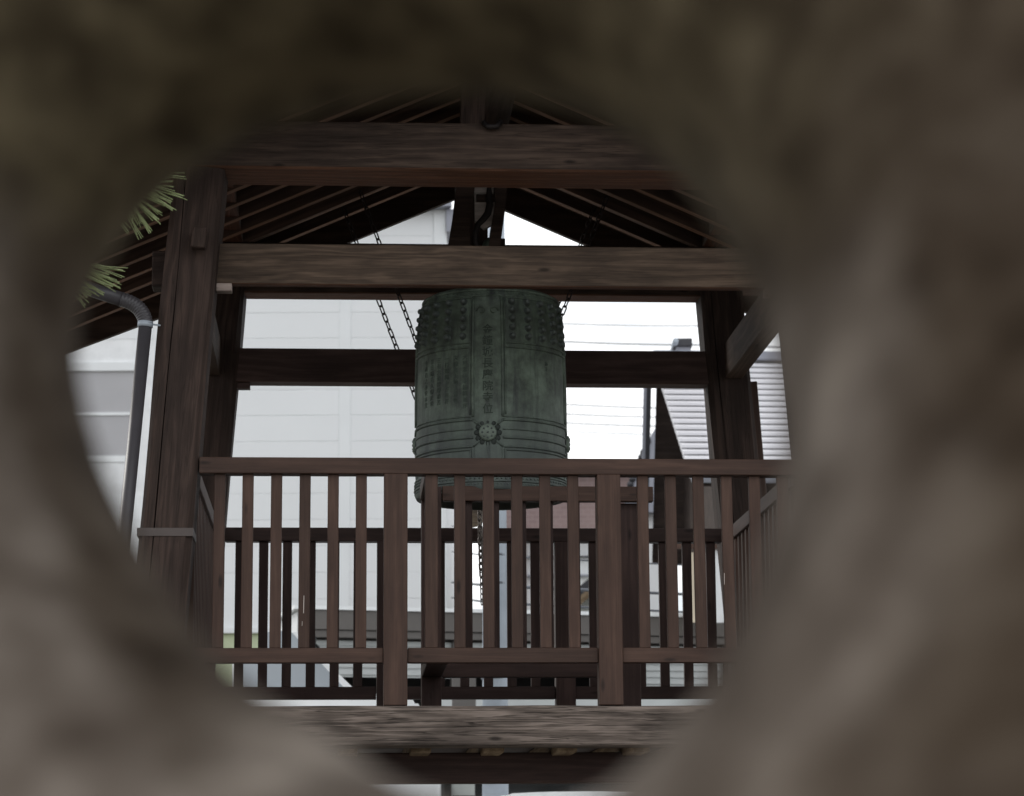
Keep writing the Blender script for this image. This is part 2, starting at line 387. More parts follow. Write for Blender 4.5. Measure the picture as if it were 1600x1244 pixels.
# ------------------------------------------------------------------ bell tower
DECK = O.z
tower = empty('bell_tower', Matrix.Translation((O.x, O.y, 0)) @ Matrix.Rotation(YAW, 4, 'Z'),
              'open brown timber bell tower with slatted railings and gabled roof, seen through the hole', 'bell tower')
G0 = -DECK                                    # ground in tower frame
def TB(name, a, b, wy, hz, mat, parent=tower, bev=0.004, up=Vector((0, 0, 1))):
    return timber(parent, name, a, b, wy, hz, M[mat], bev, TW, up)
def xc(z): return 1.3525 - 0.071 * (z - 1.517)
def yf(z): return 0.07 + 0.03 * (z - 1.0)
def yr(z): return 2.32 - 0.03 * (z - 1.0)
def shaped_post(a, b, wdt, seed, name='post', split=True):
    """hand squared post: slightly bowed, with an open drying crack down its front face"""
    a, b = Vector(a), Vector(b); L = (b - a).length; n = 40
    bm = bmesh.new(); h = wdt / 2; rings = []
    for i in range(n + 1):
        x = -L / 2 + L * i / n
        wob = lambda k: noise.noise(Vector((x * 1.3, k * 7.1, seed))) * 0.010
        cx = 0.05 + 0.02 * noise.noise(Vector((x * 0.8, 3, seed)))   # crack position across the face
        cw = 0.0020 + 0.0018 * noise.noise(Vector((x * 3, 9, seed)))
        if not split: cw = 0.0005
        g = 0.022
        # cross section: local y sideways, local z is front (+)
        sec = [(-h + g + wob(1), -h), (h - g + wob(2), -h), (h + wob(3), -h + g), (h + wob(4), h - g), (h - g + wob(5), h + wob(8)),
               (cx + cw, h + wob(6) * 0.3), (cx, h - (0.03 if split else 0.001)), (cx - cw, h + wob(6) * 0.3),
               (-h + g + wob(5), h + wob(8)), (-h + wob(7), h - g), (-h + wob(1), -h + g)]
        rings.append([bm.verts.new((x, y, z)) for y, z in sec])
    for A, B in zip(rings, rings[1:]):
        for k in range(len(A)): bm.faces.new((A[k], A[(k + 1) % len(A)], B[(k + 1) % len(A)], B[k]))
    bm.faces.new(rings[0][::-1]); bm.faces.new(rings[-1])
    bmesh.ops.recalc_face_normals(bm, faces=bm.faces)
    return put(name, mesh_of(bm, 'post'), M['post'], tower, TW @ frame_to(a, b, Vector((0, -1, 0))))
posts = []
for sgn in (-1, 1):
    for fy, nm in ((yf, 'f'), (yr, 'r')):
        z0, z1 = G0, 2.325
        xo = 0.008 if nm == 'f' else 0
        p = shaped_post((sgn * (xc(z0) + xo), fy(z0), z0), (sgn * (xc(z1) + xo), fy(z1), z1), 0.222 if nm == 'f' else 0.225, 3.3 * sgn + (nm == 'f'))
        posts.append(p)
# metal band round the near left post, wedge block on its face, tenon stub
for sgn in (-1, 1):
    z = 0.725; X = sgn * (xc(z) + 0.008); Y = yf(z)
    bm = bmesh.new(); h = 0.115
    pts = [(-h, -h), (h, -h), (h, h), (-h, h)]
    for i in range(4):
        a = pts[i]; b = pts[(i + 1) % 4]; c = ((a[0] + b[0]) / 2, (a[1] + b[1]) / 2, 0)
        box_bm(abs(b[0] - a[0]) + 0.004 if i % 2 == 0 else 0.004, abs(b[1] - a[1]) if i % 2 else 0.004, 0.034, 0, c, bm)
    put('metal_band', mesh_of(bm, 'band'), M['band'], posts[0 if sgn < 0 else 2], TW @ Matrix.Translation((X, Y, z)))
    TB('tenon_peg', (sgn * (xc(2.0) - 0.02), -0.065, 1.945), (sgn * (xc(2.1) - 0.02), -0.062, 2.035), 0.062, 0.05, 'post')
# big cross beams
TB('cross_beam', (-1.62, 0.145, 2.432), (1.62, 0.145, 2.432), 0.29, 0.213, 'beam_dark', bev=0.008)
TB('cross_beam', (-1.62, yr(2.4), 2.432), (1.62, yr(2.4), 2.432), 0.22, 0.213, 'beam_dark', bev=0.008)
x0 = TX(238, 420, 0.2)
TB('tie_beam', (-1.30, 0.125, 1.921), (1.30, 0.125, 1.921), 0.05, 0.182, 'beam', bev=0.005)
TB('tie_beam', (-1.28, 2.28, 2.365), (1.28, 2.28, 2.365), 0.16, 0.175, 'beam_dark', bev=0.006)
for sg in (-1, 1): TB('tenon_end', (sg * 1.302, 0.24, 1.915), (-sg * x0, 0.24, 1.915), 0.12, 0.16, 'post')
TB('tie_beam', (-1.25, 2.26, 1.896), (1.25, 2.26, 1.896), 0.12, 0.176, 'tie')
wx, wz = T(351, 446, 0.1)
TB('wedge', (wx - 0.035, 0.11, 1.812), (wx + 0.032, 0.11, 1.812), 0.06, 0.034, 'pale', bev=0.002)
TB('wedge', (1.17, 0.11, 1.812), (1.24, 0.11, 1.812), 0.06, 0.034, 'pale', bev=0.002)
TB('wedge', (-1.25, 2.24, 1.79), (-1.155, 2.24, 1.79), 0.06, 0.03, 'tie', bev=0.002)
for sgn in (-1, 1):                           # side ties and eaves beams
    TB('side_tie', (sgn * (xc(1.95) + 0.03), 0.05, 1.931), (sgn * (xc(1.95) + 0.03), 2.5, 1.931), 0.09, 0.187, 'side')
    TB('eaves_beam', (sgn * 1.30, -0.62, 2.62), (sgn * 1.30, 2.80, 2.62), 0.2, 0.165, 'beam')
    TB('sill_beam', (sgn * 1.40, 0.14, -0.09), (sgn * 1.40, 2.2, -0.09), 0.18, 0.17, 'sill')
# second narrow post behind the far right post
TB('prop_post', (1.462, 2.42, 1.86), (1.585, 2.46, 0.0), 0.085, 0.08, 'rail', bev=0.003)
TB('prop_post', (-1.475, 2.42, 1.86), (-1.60, 2.46, 0.0), 0.085, 0.08, 'rail', bev=0.003)
# front sill: silvered, checked baulk
def rough_beam(a, b, wy, hz, mat, seed, parent=tower, name='sill_beam'):
    a, b = Vector(a), Vector(b); L = (b - a).length; n = 120; bm = bmesh.new(); rings = []
    for i in range(n + 1):
        x = -L / 2 + L * i / n; sec = []
        m_ = 16
        for k in range(m_ * 2 + 8):
            if k <= m_: y, z = -wy / 2, -hz / 2 + hz * k / m_
            elif k <= m_ + 4: y, z = -wy / 2 + wy * (k - m_) / 4, hz / 2
            elif k <= 2 * m_ + 4: y, z = wy / 2, hz / 2 - hz * (k - m_ - 4) / m_
            else: y, z = wy / 2 - wy * (k - 2 * m_ - 4) / 4, -hz / 2
            nn = noise.noise(Vector((x * 2.0, z * 60, y * 9 + seed))) * 0.0035 + noise.noise(Vector((x * 3.0, z * 14, seed + y))) * 0.004
            if abs(abs(z) - hz / 2) < 1e-6 and abs(abs(y) - wy / 2) < 1e-6: nn -= 0.006
            y2 = y + (nn if y > 0 else -nn) * (1 if abs(abs(y) - wy / 2) < 1e-6 else 0)
            z2 = z + (nn * 0.6 if z > 0 else -nn * 0.6) * (1 if abs(abs(z) - hz / 2) < 1e-6 else 0)
            sec.append(bm.verts.new((x, y2, z2)))
        rings.append(sec)
    for A, B in zip(rings, rings[1:]):
        for k in range(len(A)): bm.faces.new((A[k], A[(k + 1) % len(A)], B[(k + 1) % len(A)], B[k]))
    bm.faces.new(rings[0][::-1]); bm.faces.new(rings[-1]); bmesh.ops.recalc_face_normals(bm, faces=bm.faces)
    return put(name, mesh_of(bm, name, True), M[mat], parent, TW @ frame_to(a, b))
rough_beam((-1.25, 0.03, -0.087), (1.25, 0.03, -0.087), 0.2, 0.172, 'sill', 4.2)
rough_beam((-1.25, 2.28, -0.078), (1.25, 2.28, -0.078), 0.2, 0.15, 'sill', 9.2)
TB('floor_bearer', (-1.3, 0.52, -0.238), (1.3, 0.52, -0.238), 0.16, 0.13, 'tie')
for k in range(9):
    x = -1.327 + 0.31 * k + 0.06
    TB('joist', (x, 0.135, -0.145), (x, 2.18, -0.145), 0.085, 0.085, 'joist')
for k in range(20):
    y = 0.15 + 0.105 * k
    if y > 2.15: break
    TB('floor_board', (-1.3, y + 0.05, -0.0875), (1.3, y + 0.05, -0.0875), 0.1, 0.026, 'rail_old', bev=0.001)
# railings: top rail is the part, balusters / posts / bottom rail its pieces
def railing(y, pxs, posts_x, ends, mat, jit=0.0):
    z0, z1 = 0.979, 1.048
    top = TB('railing', (ends[0], y + 0.01, (z0 + z1) / 2), (ends[1], y + 0.01, (z0 + z1) / 2), 0.085, z1 - z0, mat, bev=0.003)
    xs = sorted([ends[0]] + posts_x + [ends[1]])
    for i in range(len(xs) - 1):
        a = xs[i] + (0.052 if i else 0); b = xs[i + 1] - (0.052 if i < len(xs) - 2 else 0)
        TB('bottom_rail', (a, y + 0.012, 0.211), (b, y + 0.012, 0.211), 0.06, 0.062, mat, top, 0.002)
    for x in posts_x: TB('railing_post', (x, y + 0.008, 0), (x, y + 0.008, 0.9785), 0.10, 0.1, mat, top, 0.003)
    for x, dx in pxs:
        TB('baluster', (x + dx + random.uniform(-1, 1) * jit, y + 0.006, 0.2425), (x + random.uniform(-1, 1) * jit, y + 0.006, 0.9785), 0.047, 0.032, mat, top, 0.002)
    return top
fx = [344, 388, 432.5, 477, 521, 565, 718, 763, 807, 851, 895, 1003.5, 1047, 1090, 1134, 1178, 1222]
lean = {1134: 0.006, 1090: 0.004, 344: 0.0, 1047: 0.002}
bal = [(TX(p, 742, 0), lean.get(p, 0.0)) for p in fx]
PX1, PX2 = TX(618, 900, 0), TX(951.5, 900, 0)
railing(0, bal, [PX1, PX2], (-1.28, 1.28), 'rail', 0.0008)
railing(2.2, [(a, 0) for a, b in bal] , [PX1, PX2], (-1.27, 1.27), 'rail_old', 0.001)
for px, py, L_ in ((474.5, 945, 0.075), (472, 975, 0.02), (1131, 905, 0.05)):
    x_, z_ = T(px, py, 0)
    TB('chipped_mark', (x_, -0.0118, z_ - L_ / 2), (x_ + 0.001, -0.0118, z_ + L_ / 2), 0.003, 0.003, 'bleached', tower, 0.001)
# side railings
for sgn in (-1, 1):
    X = sgn * 1.325
    top = TB('railing', (X, 0.2, 1.012), (X, 2.19, 1.012), 0.055, 0.07, 'rail', bev=0.003)
    TB('bottom_rail', (X, 0.2, 0.211), (X, 2.19, 0.211), 0.06, 0.062, 'rail', top, 0.002)
    for k in range(17):
        y = 0.26 + k * 0.117
        TB('baluster', (X, y, 0.2425), (X, y, 0.9765), 0.032, 0.047, 'rail', top, 0.002)
# inner guard round the floor hatch
hx0, hx1 = TX(674, 900, 0.77), TX(985, 900, 0.77)
g = TB('hatch_guard', (hx0 + 0.05, 0.78, 1.014), (TX(1020, 770, 0.77), 0.78, 1.014), 0.05, 0.069, 'rail', bev=0.003)
TB('guard_post', (hx0, 0.80, -0.074), (hx0, 0.80, 1.045), 0.09, 0.098, 'rail_old', g, 0.003)
TB('guard_post', (hx1, 0.85, -0.074), (hx1, 0.85, 0.978), 0.09, 0.098, 'rail_old', g, 0.003)
TB('guard_rail', (hx0 + 0.05, 0.80, 0.211), (hx1 - 0.05, 0.80, 0.211), 0.05, 0.062, 'rail_old', g, 0.002)
TB('guard_rail', (hx0 - 0.03, 0.06, 1.014), (hx0 - 0.03, 0.76, 1.014), 0.045, 0.068, 'rail', g, 0.003)
TB('guard_rail', (hx0 + 0.0, 0.06, 0.205), (hx0 + 0.0, 0.75, 0.205), 0.09, 0.05, 'rail_old', g, 0.003)
for k in range(5):
    x = hx0 + 0.165 + 0.123 * k
    TB('baluster', (x, 0.80, 0.2425), (x, 0.80, 0.979), 0.045, 0.032, 'rail_old', g, 0.002)
xg = TX(674, 850, 0)
TB('baluster', (xg, 0.006, 0.2425), (xg, 0.006, 0.9785), 0.054, 0.04, 'rail', g, 0.002)
# roof
SL = 0.435; RZ = 3.055; EAVE = 2.25; YN, YFAR = -0.70, 2.83
def roofz(x, base=RZ): return base - SL * abs(x)
nr = 12; sp_ = 0.27
for sgn in (-1, 1):
    for k in range(nr):
        y = 2.49 - sp_ * k
        TB('rafter', (0.02 * sgn, y, RZ + 0.04 - SL * 0.02), (sgn * EAVE, y, roofz(EAVE) + 0.04), 0.054, 0.074, 'rafter', bev=0.002)
    nb = 13
    for k in range(nb):
        xa = 0.01 + (EAVE - 0.01) * k / nb; xb = 0.01 + (EAVE - 0.01) * (k + 1) / nb - 0.003
        a = Vector((sgn * (xa + xb) / 2, YN, roofz((xa + xb) / 2) + 0.097)); b = Vector((a.x, YFAR, a.z))
        TB('roof_board', a, b, (xb - xa) * math.sqrt(1 + SL * SL), 0.022, 'board', bev=0.0, up=Vector((sgn * SL, 0, 1)).normalized())
    for y in (YN - 0.025, YFAR + 0.02):        # barge boards, slightly flared at the eave
        poly = []
        nn = 14
        for i in range(nn + 1):
            x = (EAVE + 0.05) * i / nn; fl = 0.04 * (i / nn) ** 3
            poly.append((sgn * x, 2.991 - SL * x + fl))
        for i in range(nn, -1, -1):
            x = (EAVE + 0.05) * i / nn; fl = 0.04 * (i / nn) ** 3
            poly.append((sgn * x, 2.991 + 0.19 - SL * x + fl))
        put('barge_board', mesh_of(prism_bm(poly, y - 0.02, y + 0.02), 'barge'), M['board'], tower, TW)
    poly = [(0, RZ + 0.112), (sgn * (EAVE + 0.08), roofz(EAVE + 0.08) + 0.118), (sgn * (EAVE + 0.08), roofz(EAVE + 0.08) + 0.16), (0, RZ + 0.17)]
    put('roof_sheet', mesh_of(prism_bm(poly, YN - 0.06, YFAR + 0.06), 'roof'), M['roof_edge'], tower, TW)
TB('ridge_beam', (0, YN, RZ - 0.075), (0, YFAR - 0.0, RZ - 0.075), 0.10, 0.12, 'board')
# king posts over the cross beams and the bell hanger
kx = TX(738, 170, 0.15)
TB('king_post', (kx, 0.2, 2.54), (kx + 0.012, 0.2, 2.92), 0.11, 0.05, 'post')
TB('king_post', (0.02, yr(2.4), 2.54), (0.02, yr(2.4), 2.92), 0.11, 0.12, 'post')
bmk = tube_bm([(TX(755, 190, 0.0), -0.012, 2.54), (TX(762, 196, 0), -0.03, 2.515), (TX(775, 197, 0), -0.03, 2.515), (TX(783, 188, 0), -0.012, 2.545)], 0.012, 8)
put('iron_hook', mesh_of(bmk, 'hook', True), M['iron'], tower, TW)
BX, BY = 0.022, 1.1
TB('hanger_beam', (BX - 0.02, 0.30, 2.87), (BX - 0.02, 2.2, 2.87), 0.2, 0.14, 'post')
def slab(poly, y0, y1, mat, name='hanger_cheek'):
    pts = [T(px, py, BY - 0.06) for px, py in poly]
    bm = prism_bm(pts, y0, y1); return put(name, mesh_of(bm, name), M[mat], tower, TW)
slab([(712, 200), (742, 200), (741, 300), (736, 330), (733, 360), (735, 396), (700, 396), (702, 372), (708, 335), (712, 300)], BY - 0.10, BY + 0.05, 'post')
slab([(766, 200), (797, 200), (790, 320), (783, 372), (779, 396), (762, 396), (768, 350), (773, 320)], BY - 0.10, BY + 0.05, 'post')
slab([(742, 200), (768, 200), (775, 310), (770, 350), (757, 357), (742, 345), (741, 300)], BY - 0.06, BY - 0.02, 'bleached', 'hanger_board')
slab([(744, 306), (775, 306), (775, 316), (744, 316)], BY - 0.09, BY - 0.02, 'post', 'hanger_crosspiece')
hk = [T(px, py, BY - 0.09) for px, py in [(765, 240), (764, 296), (764, 310), (765, 322), (762, 335), (755, 344), (747, 352), (743, 364), (743, 380), (748, 394)]]
put('hanger_hook', mesh_of(tube_bm([(a, BY - 0.11, b) for a, b in hk], [0.012, 0.012, 0.016, 0.018, 0.018, 0.016, 0.015, 0.014, 0.012, 0.010], 10), 'hook', True), M['iron'], tower, TW)
bxp, bzp = T(783, 380, BY + 0.3)
TB('block', (bxp - 0.018, BY + 0.3, bzp - 0.03), (bxp + 0.018, BY + 0.3, bzp - 0.03), 0.08, 0.09, 'post')
# down pipe beside the near left post
def L3(px, py, yl): x, z = T(px, py, yl); return Vector((x, yl, z))
pa = [L3(228, 500, -0.02), L3(201, 770, -0.02)]
d_ = (pa[1] - pa[0]); pa.append(pa[0] + d_ * ((pa[0].z - G0 - 0.02) / -d_.z))
ptop = [L3(20, 415, -0.02), L3(100, 438, -0.02), L3(150, 455, -0.02), L3(190, 468, -0.02), L3(212, 478, -0.02), L3(223, 488, -0.02), L3(228, 498, -0.02)]
pr = 0.0285
dp = put('downspout', mesh_of(tube_bm([pa[0], pa[2]], pr, 20), 'pipe', True), M['pipe'], tower, TW)
put('elbow_pipe', mesh_of(tube_bm(ptop[:4], pr * 1.08, 20), 'pipe2', True), M['pipe'], dp, TW)
pts, rad = [], []
for i in range(49):                                   # ribbed elbow
    t = i / 48; q = [ptop[3], ptop[3].lerp(ptop[6], 0.02) * 0 + Vector((ptop[5].x + 0.004, ptop[5].y, ptop[4].z + 0.004)), pa[0] + Vector((0, 0, -0.02))]
    P = q[0] * (1 - t) ** 2 + q[1] * 2 * t * (1 - t) + q[2] * t * t
    pts.append(P); rad.append(pr * (1.10 + (0.045 if i % 4 < 2 else -0.03)))
put('ribbed_elbow', mesh_of(tube_bm(pts, rad, 20), 'elbow', True), M['pipe'], dp, TW)
pb = L3(227, 507, -0.02); pd = d_.normalized() * 0.012
br = put('pipe_bracket', mesh_of(tube_bm([pb - pd, pb + pd], pr * 1.16, 20), 'clip', True), M['steel'], dp, TW)
put('bracket_rod', mesh_of(tube_bm([pb + Vector((0.03, 0, 0)), pb + Vector((0.05, 0.01, 0.0)), pb + Vector((0.12, 0.03, -0.006))], 0.004, 6), 'rod'), M['steel'], br, TW)
# lower supports under the deck
TB('underfloor_post', (TX(724, 1220, 2.3), 2.3, G0), (TX(724, 1220, 2.3), 2.3, -0.30), 0.12, 0.115, 'rail')

# ------------------------------------------------------------------ bronze bell
BZ0 = 1.035
BELLM = TW @ Matrix.Translation((BX, BY, BZ0)) @ Matrix.Rotation(math.radians(-5.7), 4, 'Z')
PROF = [(0.352, 0.0), (0.3585, 0.012), (0.3585, 0.060), (0.3545, 0.078), (0.3505, 0.082), (0.352, 0.12), (0.355, 0.24), (0.3555, 0.34), (0.3553, 0.48),
        (0.3535, 0.60), (0.3505, 0.70), (0.344, 0.80), (0.333, 0.885), (0.323, 0.925), (0.318, 0.938), (0.312, 0.948), (0.300, 0.957), (0.27, 0.968), (0.20, 0.985), (0.10, 1.0), (0.0, 1.005)]
def brad(z):
    for (r0, z0), (r1, z1) in zip(PROF, PROF[1:]):
        if z0 <= z <= z1: return r0 + (r1 - r0) * (z - z0) / (z1 - z0)
    return PROF[-1][0]
bell = empty('temple_bell', BELLM, 'green patinated bronze bell with studs and engraved characters hanging inside the tower', 'bell')
dense = []
for (r0, z0), (r1, z1) in zip(PROF, PROF[1:]):
    k = max(1, int(math.hypot(r1 - r0, z1 - z0) / 0.02))
    dense += [(r0 + (r1 - r0) * i / k, z0 + (z1 - z0) * i / k) for i in range(k)]
inner = [(0.0, 0.96), (0.18, 0.945), (0.255, 0.90), (0.29, 0.80), (0.31, 0.6), (0.315, 0.3), (0.305, 0.05), (0.312, 0.0)]
me = mesh_of(lathe_bm(dense + [(0.0, 1.005)] + [], 144), 'bell', True)
put('body', me, M['bronze'], bell, BELLM)
put('inner_wall', mesh_of(lathe_bm([(0.352, 0.0)] + inner[::-1], 96), 'bell_in', True), M['bronze'], bell, BELLM)
def S(th, z, off=0.0):                        # th = 0 faces the camera
    r = brad(z) + off
    return Vector((r * math.sin(th), -r * math.cos(th), z))
def line(pts, r=0.0042, name='raised_line', mat='bronze'):
    return put(name, mesh_of(tube_bm([S(t, z, 0.0015) for t, z in pts], r * 1.25, 8), name, True), M[mat], bell, BELLM)
def arc(t0, t1, z, n=18): return [(t0 + (t1 - t0) * i / n, z) for i in range(n + 1)]
def vert(t, z0, z1, n=14): return [(t, z0 + (z1 - z0) * i / n) for i in range(n + 1)]
Q = PI / 2; HB = 0.195                        # half width of the upright bands (radians)
zb = lambda y: (779 - y + 15) / 331.0         # photo row at the bell's front to height on the bell
ZK, Z1, Z2, Z3, Z4 = 0.684, 0.321, 0.277, 0.238, 0.197
for q in range(4):
    c = q * Q; a, b = c + HB, c + Q - HB
    for dz in (0, -0.022): line(arc(a + 0.02, b - 0.02, ZK + dz))
    for s_, e in ((a, 1), (b, -1)):
        line(vert(s_, 0.335, 0.905), 0.0055); line(vert(s_ + e * 0.038, 0.345, 0.90), 0.0035)
        line(vert(s_, 0.065, Z4 - 0.004)); line(vert(s_ + e * 0.035, 0.065, 0.182), 0.003)
    line(arc(a, b, 0.902), 0.004)
    line(arc(a, b, 0.336), 0.003)
    for z, r in ((Z1, 0.005), (Z2, 0.003), (Z3, 0.005), (Z4, 0.005)):
        line(arc(a + 0.0, b - 0.0, z, 24), r)
    line(arc(a + 0.035, b - 0.035, 0.182, 20), 0.004)
    for e, s_ in ((-1, a), (1, b)):           # chamfers that lead the lines into the medallion
        line([(s_, Z1), (s_ + e * 0.075, Z1 - 0.022)], 0.005)
        line([(s_, Z4), (s_ + e * 0.085, Z4 + 0.026)], 0.005)
    line(vert(c, 0.065, 0.215), 0.004)
    # foot bands
for z, r in ((0.036, 0.004), (0.064, 0.004), (0.078, 0.005)):
    line(arc(0, 2 * PI, z, 96), r, 'foot_line')
line(arc(0, 2 * PI, 0.938, 96), 0.006, 'shoulder_line'); line(arc(0, 2 * PI, 0.910, 96), 0.004, 'shoulder_line')
bm = bmesh.new(); me_b = None
def beads(z, n, r):
    bm = bmesh.new()
    for k in range(n):
        p = S(2 * PI * k / n, z, 0.0)
        bmesh.ops.create_icosphere(bm, subdivisions=1, radius=r, matrix=Matrix.Translation(p))
    return bm
put('bead_row', mesh_of(beads(0.050, 110, 0.006), 'beads', True), M['bronze'], bell, BELLM, 'stuff')
put('bead_row', mesh_of(beads(0.023, 150, 0.004), 'beads', True), M['bronze'], bell, BELLM, 'stuff')
put('bead_row', mesh_of(beads(0.924, 120, 0.0045), 'beads', True), M['bronze'], bell, BELLM, 'stuff')
kb = lathe_bm([(0.0, 0.0255), (0.0065, 0.0245), (0.0115, 0.0205), (0.0135, 0.0145), (0.0118, 0.009), (0.0125, 0.006), (0.0165, 0.001), (0.017, -0.006)], 16)
kme = mesh_of(kb, 'knob', True); kme.materials.append(M['bronze'])
for q in range(4):
    for i in range(5):
        th = q * Q + Q / 2 + (i - 2) * 0.226
        for j in range(5):
            z = 0.716 + j * 0.0415; p = S(th, z)
            n_ = Vector((math.sin(th), -math.cos(th), 0.12)).normalized()
            put('knob', kme, None, bell, BELLM @ Matrix.Translation(p) @ n_.to_track_quat('Z', 'Y').to_matrix().to_4x4())
for q in range(4):                            # lotus medallions (strike seats)
    th = q * Q; p = S(th, 0.260)
    R_ = Vector((math.sin(th), -math.cos(th), 0)).to_track_quat('Z', 'Y').to_matrix().to_4x4()
    Mm = BELLM @ Matrix.Translation(p) @ R_
    md = put('medallion', mesh_of(lathe_bm([(0, 0.014), (0.034, 0.013), (0.040, 0.009), (0.041, -0.01)], 32), 'medal', True), M['bronze_pale'], bell, Mm)
    bm = bmesh.new()
    for k in range(8):
        bmesh.ops.create_icosphere(bm, subdivisions=1, radius=0.0055, matrix=Matrix.Translation((0.025 * math.cos(k * PI / 4), 0.025 * math.sin(k * PI / 4), 0.013)))
    bmesh.ops.create_icosphere(bm, subdivisions=1, radius=0.006, matrix=Matrix.Translation((0, 0, 0.013)))
    put('seed_beads', mesh_of(bm, 'seeds', True), M['bronze'], md, Mm)
    pet = bmesh.new()
    for k in range(12):
        an = k * PI / 6
        b2 = Matrix.Rotation(an, 4, 'Z') @ Matrix.Translation((0.049, 0, -0.004)) @ Matrix.Diagonal((1.15, 1.0, 0.35, 1))
        bmesh.ops.create_icosphere(pet, subdivisions=2, radius=0.014, matrix=b2)
    put('petal_ring', mesh_of(pet, 'petals', True), M['bronze_ring'], md, Mm)
    for sx_ in (-1, 1):                       # scroll ornaments over and under
        pts = []
        for i in range(16):
            t = i / 15 * 1.6 * PI; rr = 0.022 * (1 - i / 22)
            pts.append((th + sx_ * (0.085 + rr * math.cos(t) / 0.34), 0.835 + rr * math.sin(t)))
        line(pts, 0.004, 'scroll_ornament')
        pts = []
        for i in range(14):
            t = i / 13 * 1.5 * PI; rr = 0.020 * (1 - i / 22)
            pts.append((th + sx_ * (0.42 + rr * math.cos(t) / 0.35), 0.125 + rr * math.sin(t)))
        line(pts, 0.003, 'scroll_ornament')
# engraved characters, wrapped on the bell's surface
def engrave(txt, th, ztop, size, step, mat='bronze_dark', name='inscription', ext=0.0012):
    bmx = bmesh.new()
    for i, ch in enumerate(txt):
        if ch == ' ': continue
        cu = bpy.data.curves.new('t', 'FONT'); cu.body = ch; cu.size = size; cu.align_x = 'CENTER'; cu.align_y = 'CENTER'
        cu.extrude = ext; cu.resolution_u = 2; cu.offset = size * 0.012
        ob = bpy.data.objects.new('t', cu); COL.objects.link(ob)
        dg = bpy.context.evaluated_depsgraph_get(); me = bpy.data.meshes.new_from_object(ob.evaluated_get(dg))
        zc = ztop - step * i
        for v in me.vertices:
            z = zc + v.co.y * 1.0; t = th + v.co.x / 0.35
            v.co = S(t, z, 0.0006 + v.co.z)
        bmx.from_mesh(me); bpy.data.meshes.remove(me)
        bpy.data.objects.remove(ob); bpy.data.curves.remove(cu)
    bmesh.ops.recalc_face_normals(bmx, faces=bmx.faces)
    return put(name, mesh_of(bmx, name), M[mat], bell, BELLM)
engrave('金鐘城長慶院寺位', 0.0, 0.742, 0.050, 0.0535)
lines_ = ['大慈悲山寺鐘銘並序', '夫鐘者天地之音也', '一打聲聞十方世界', '三有六道皆得離苦', '昔日鋳造久傳於世', '今再造之奉安本堂']
for i, t_ in enumerate(lines_):
    engrave(t_, -(0.30 + 0.135 * i), 0.615, 0.026, 0.0285, 'bronze_faint', 'inscription', 0.0006)
engrave('施主', 0.86, 0.60, 0.022, 0.025, 'bronze_faint', 'inscription', 0.0006)
# crown loop
cr = tube_bm([(-0.07, 0, 0.98), (-0.085, 0, 1.10), (-0.05, 0, 1.19), (0, 0, 1.215), (0.05, 0, 1.19), (0.085, 0, 1.10), (0.07, 0, 0.98)], [0.026, 0.03, 0.024, 0.022, 0.024, 0.03, 0.026], 12)
put('crown_loop', mesh_of(cr, 'crown', True), M['bronze'], bell, BELLM)
bm = bmesh.new()
bmesh.ops.create_icosphere(bm, subdivisions=3, radius=0.04, matrix=Matrix.Translation((0.0, -0.03, 1.205)) @ Matrix.Diagonal((1, 1, 1.4, 1)))
put('crown_jewel', mesh_of(bm, 'jewel', True), M['bronze'], bell, BELLM)

# ------------------------------------------------------------------ striker log and chains
lm = Vector((BX + 0.03, 2.05, 1.22)); lm2 = Vector((BX + 0.03, 3.45, 1.22))
log_mw = TW @ Matrix.Translation((lm + lm2) / 2)
bm = tube_bm([(0, -0.6, 0.08), (0, 0.0, 0.08), (0, 0.7, 0.08)], [0.072, 0.078, 0.075], 20)
striker = put('striker_log', mesh_of(bm, 'log', True), M['joist'], None, log_mw)
tag(striker, 'wooden striking log slung on chains behind the bell', 'striking log')
def link_mesh(L, wdt, r):
    pts = []
    for i in range(16):
        t = 2 * PI * i / 16; x = math.cos(t) * wdt / 2; z = math.sin(t) * wdt / 2 + (L / 2 - wdt / 2) * (1 if math.sin(t) > 0 else -1 if math.sin(t) < 0 else 0)
        pts.append((x, 0, z))
    return tube_bm(pts, r, 6, closed=True)
LK = {}
def chain(a, b, L, wdt, r, mat, label, group=None):
    a, b = TW @ Vector(a), TW @ Vector(b); D = b - a
    root = empty('chain', Matrix.Translation(a), label, 'chain', group)
    k = (L, wdt, r, mat)
    if k not in LK: LK[k] = mesh_of(link_mesh(L, wdt, r), 'link', True); LK[k].materials.append(M[mat])
    pitch = L - 2.2 * r; n = int(D.length / pitch)
    q = (-D).normalized().to_track_quat('Z', 'Y').to_matrix().to_4x4()
    for i in range(n):
        p = a + D * ((i + 0.5) / n)
        rot = Matrix.Rotation((0.6 if i % 2 else 0.6 + PI / 2) + random.uniform(-0.15, 0.15), 4, 'Z')
        put('link', LK[k], None, root, Matrix.Translation(p) @ q @ rot)
    return root
def P3(px, py, y): x, z = T(px, py, y); return Vector((x, y, z))
yA, yB = 2.45, 2.13
chain(P3(527, 300, yA), P3(664, 660, yA), 0.052, 0.021, 0.0038, 'chain', 'outer of the two chains left of the bell, passing behind the rear tie beam', 'chains slinging the striking log')
chain(P3(563, 300, yB), P3(712, 700, yB), 0.052, 0.021, 0.0038, 'chain', 'chain left of the bell, nearer to its studded shoulder', 'chains slinging the striking log')
chain(P3(957, 285, yB), P3(812, 665, yB), 0.052, 0.021, 0.0038, 'chain', 'right-hand chain of the close pair right of the bell', 'chains slinging the striking log')
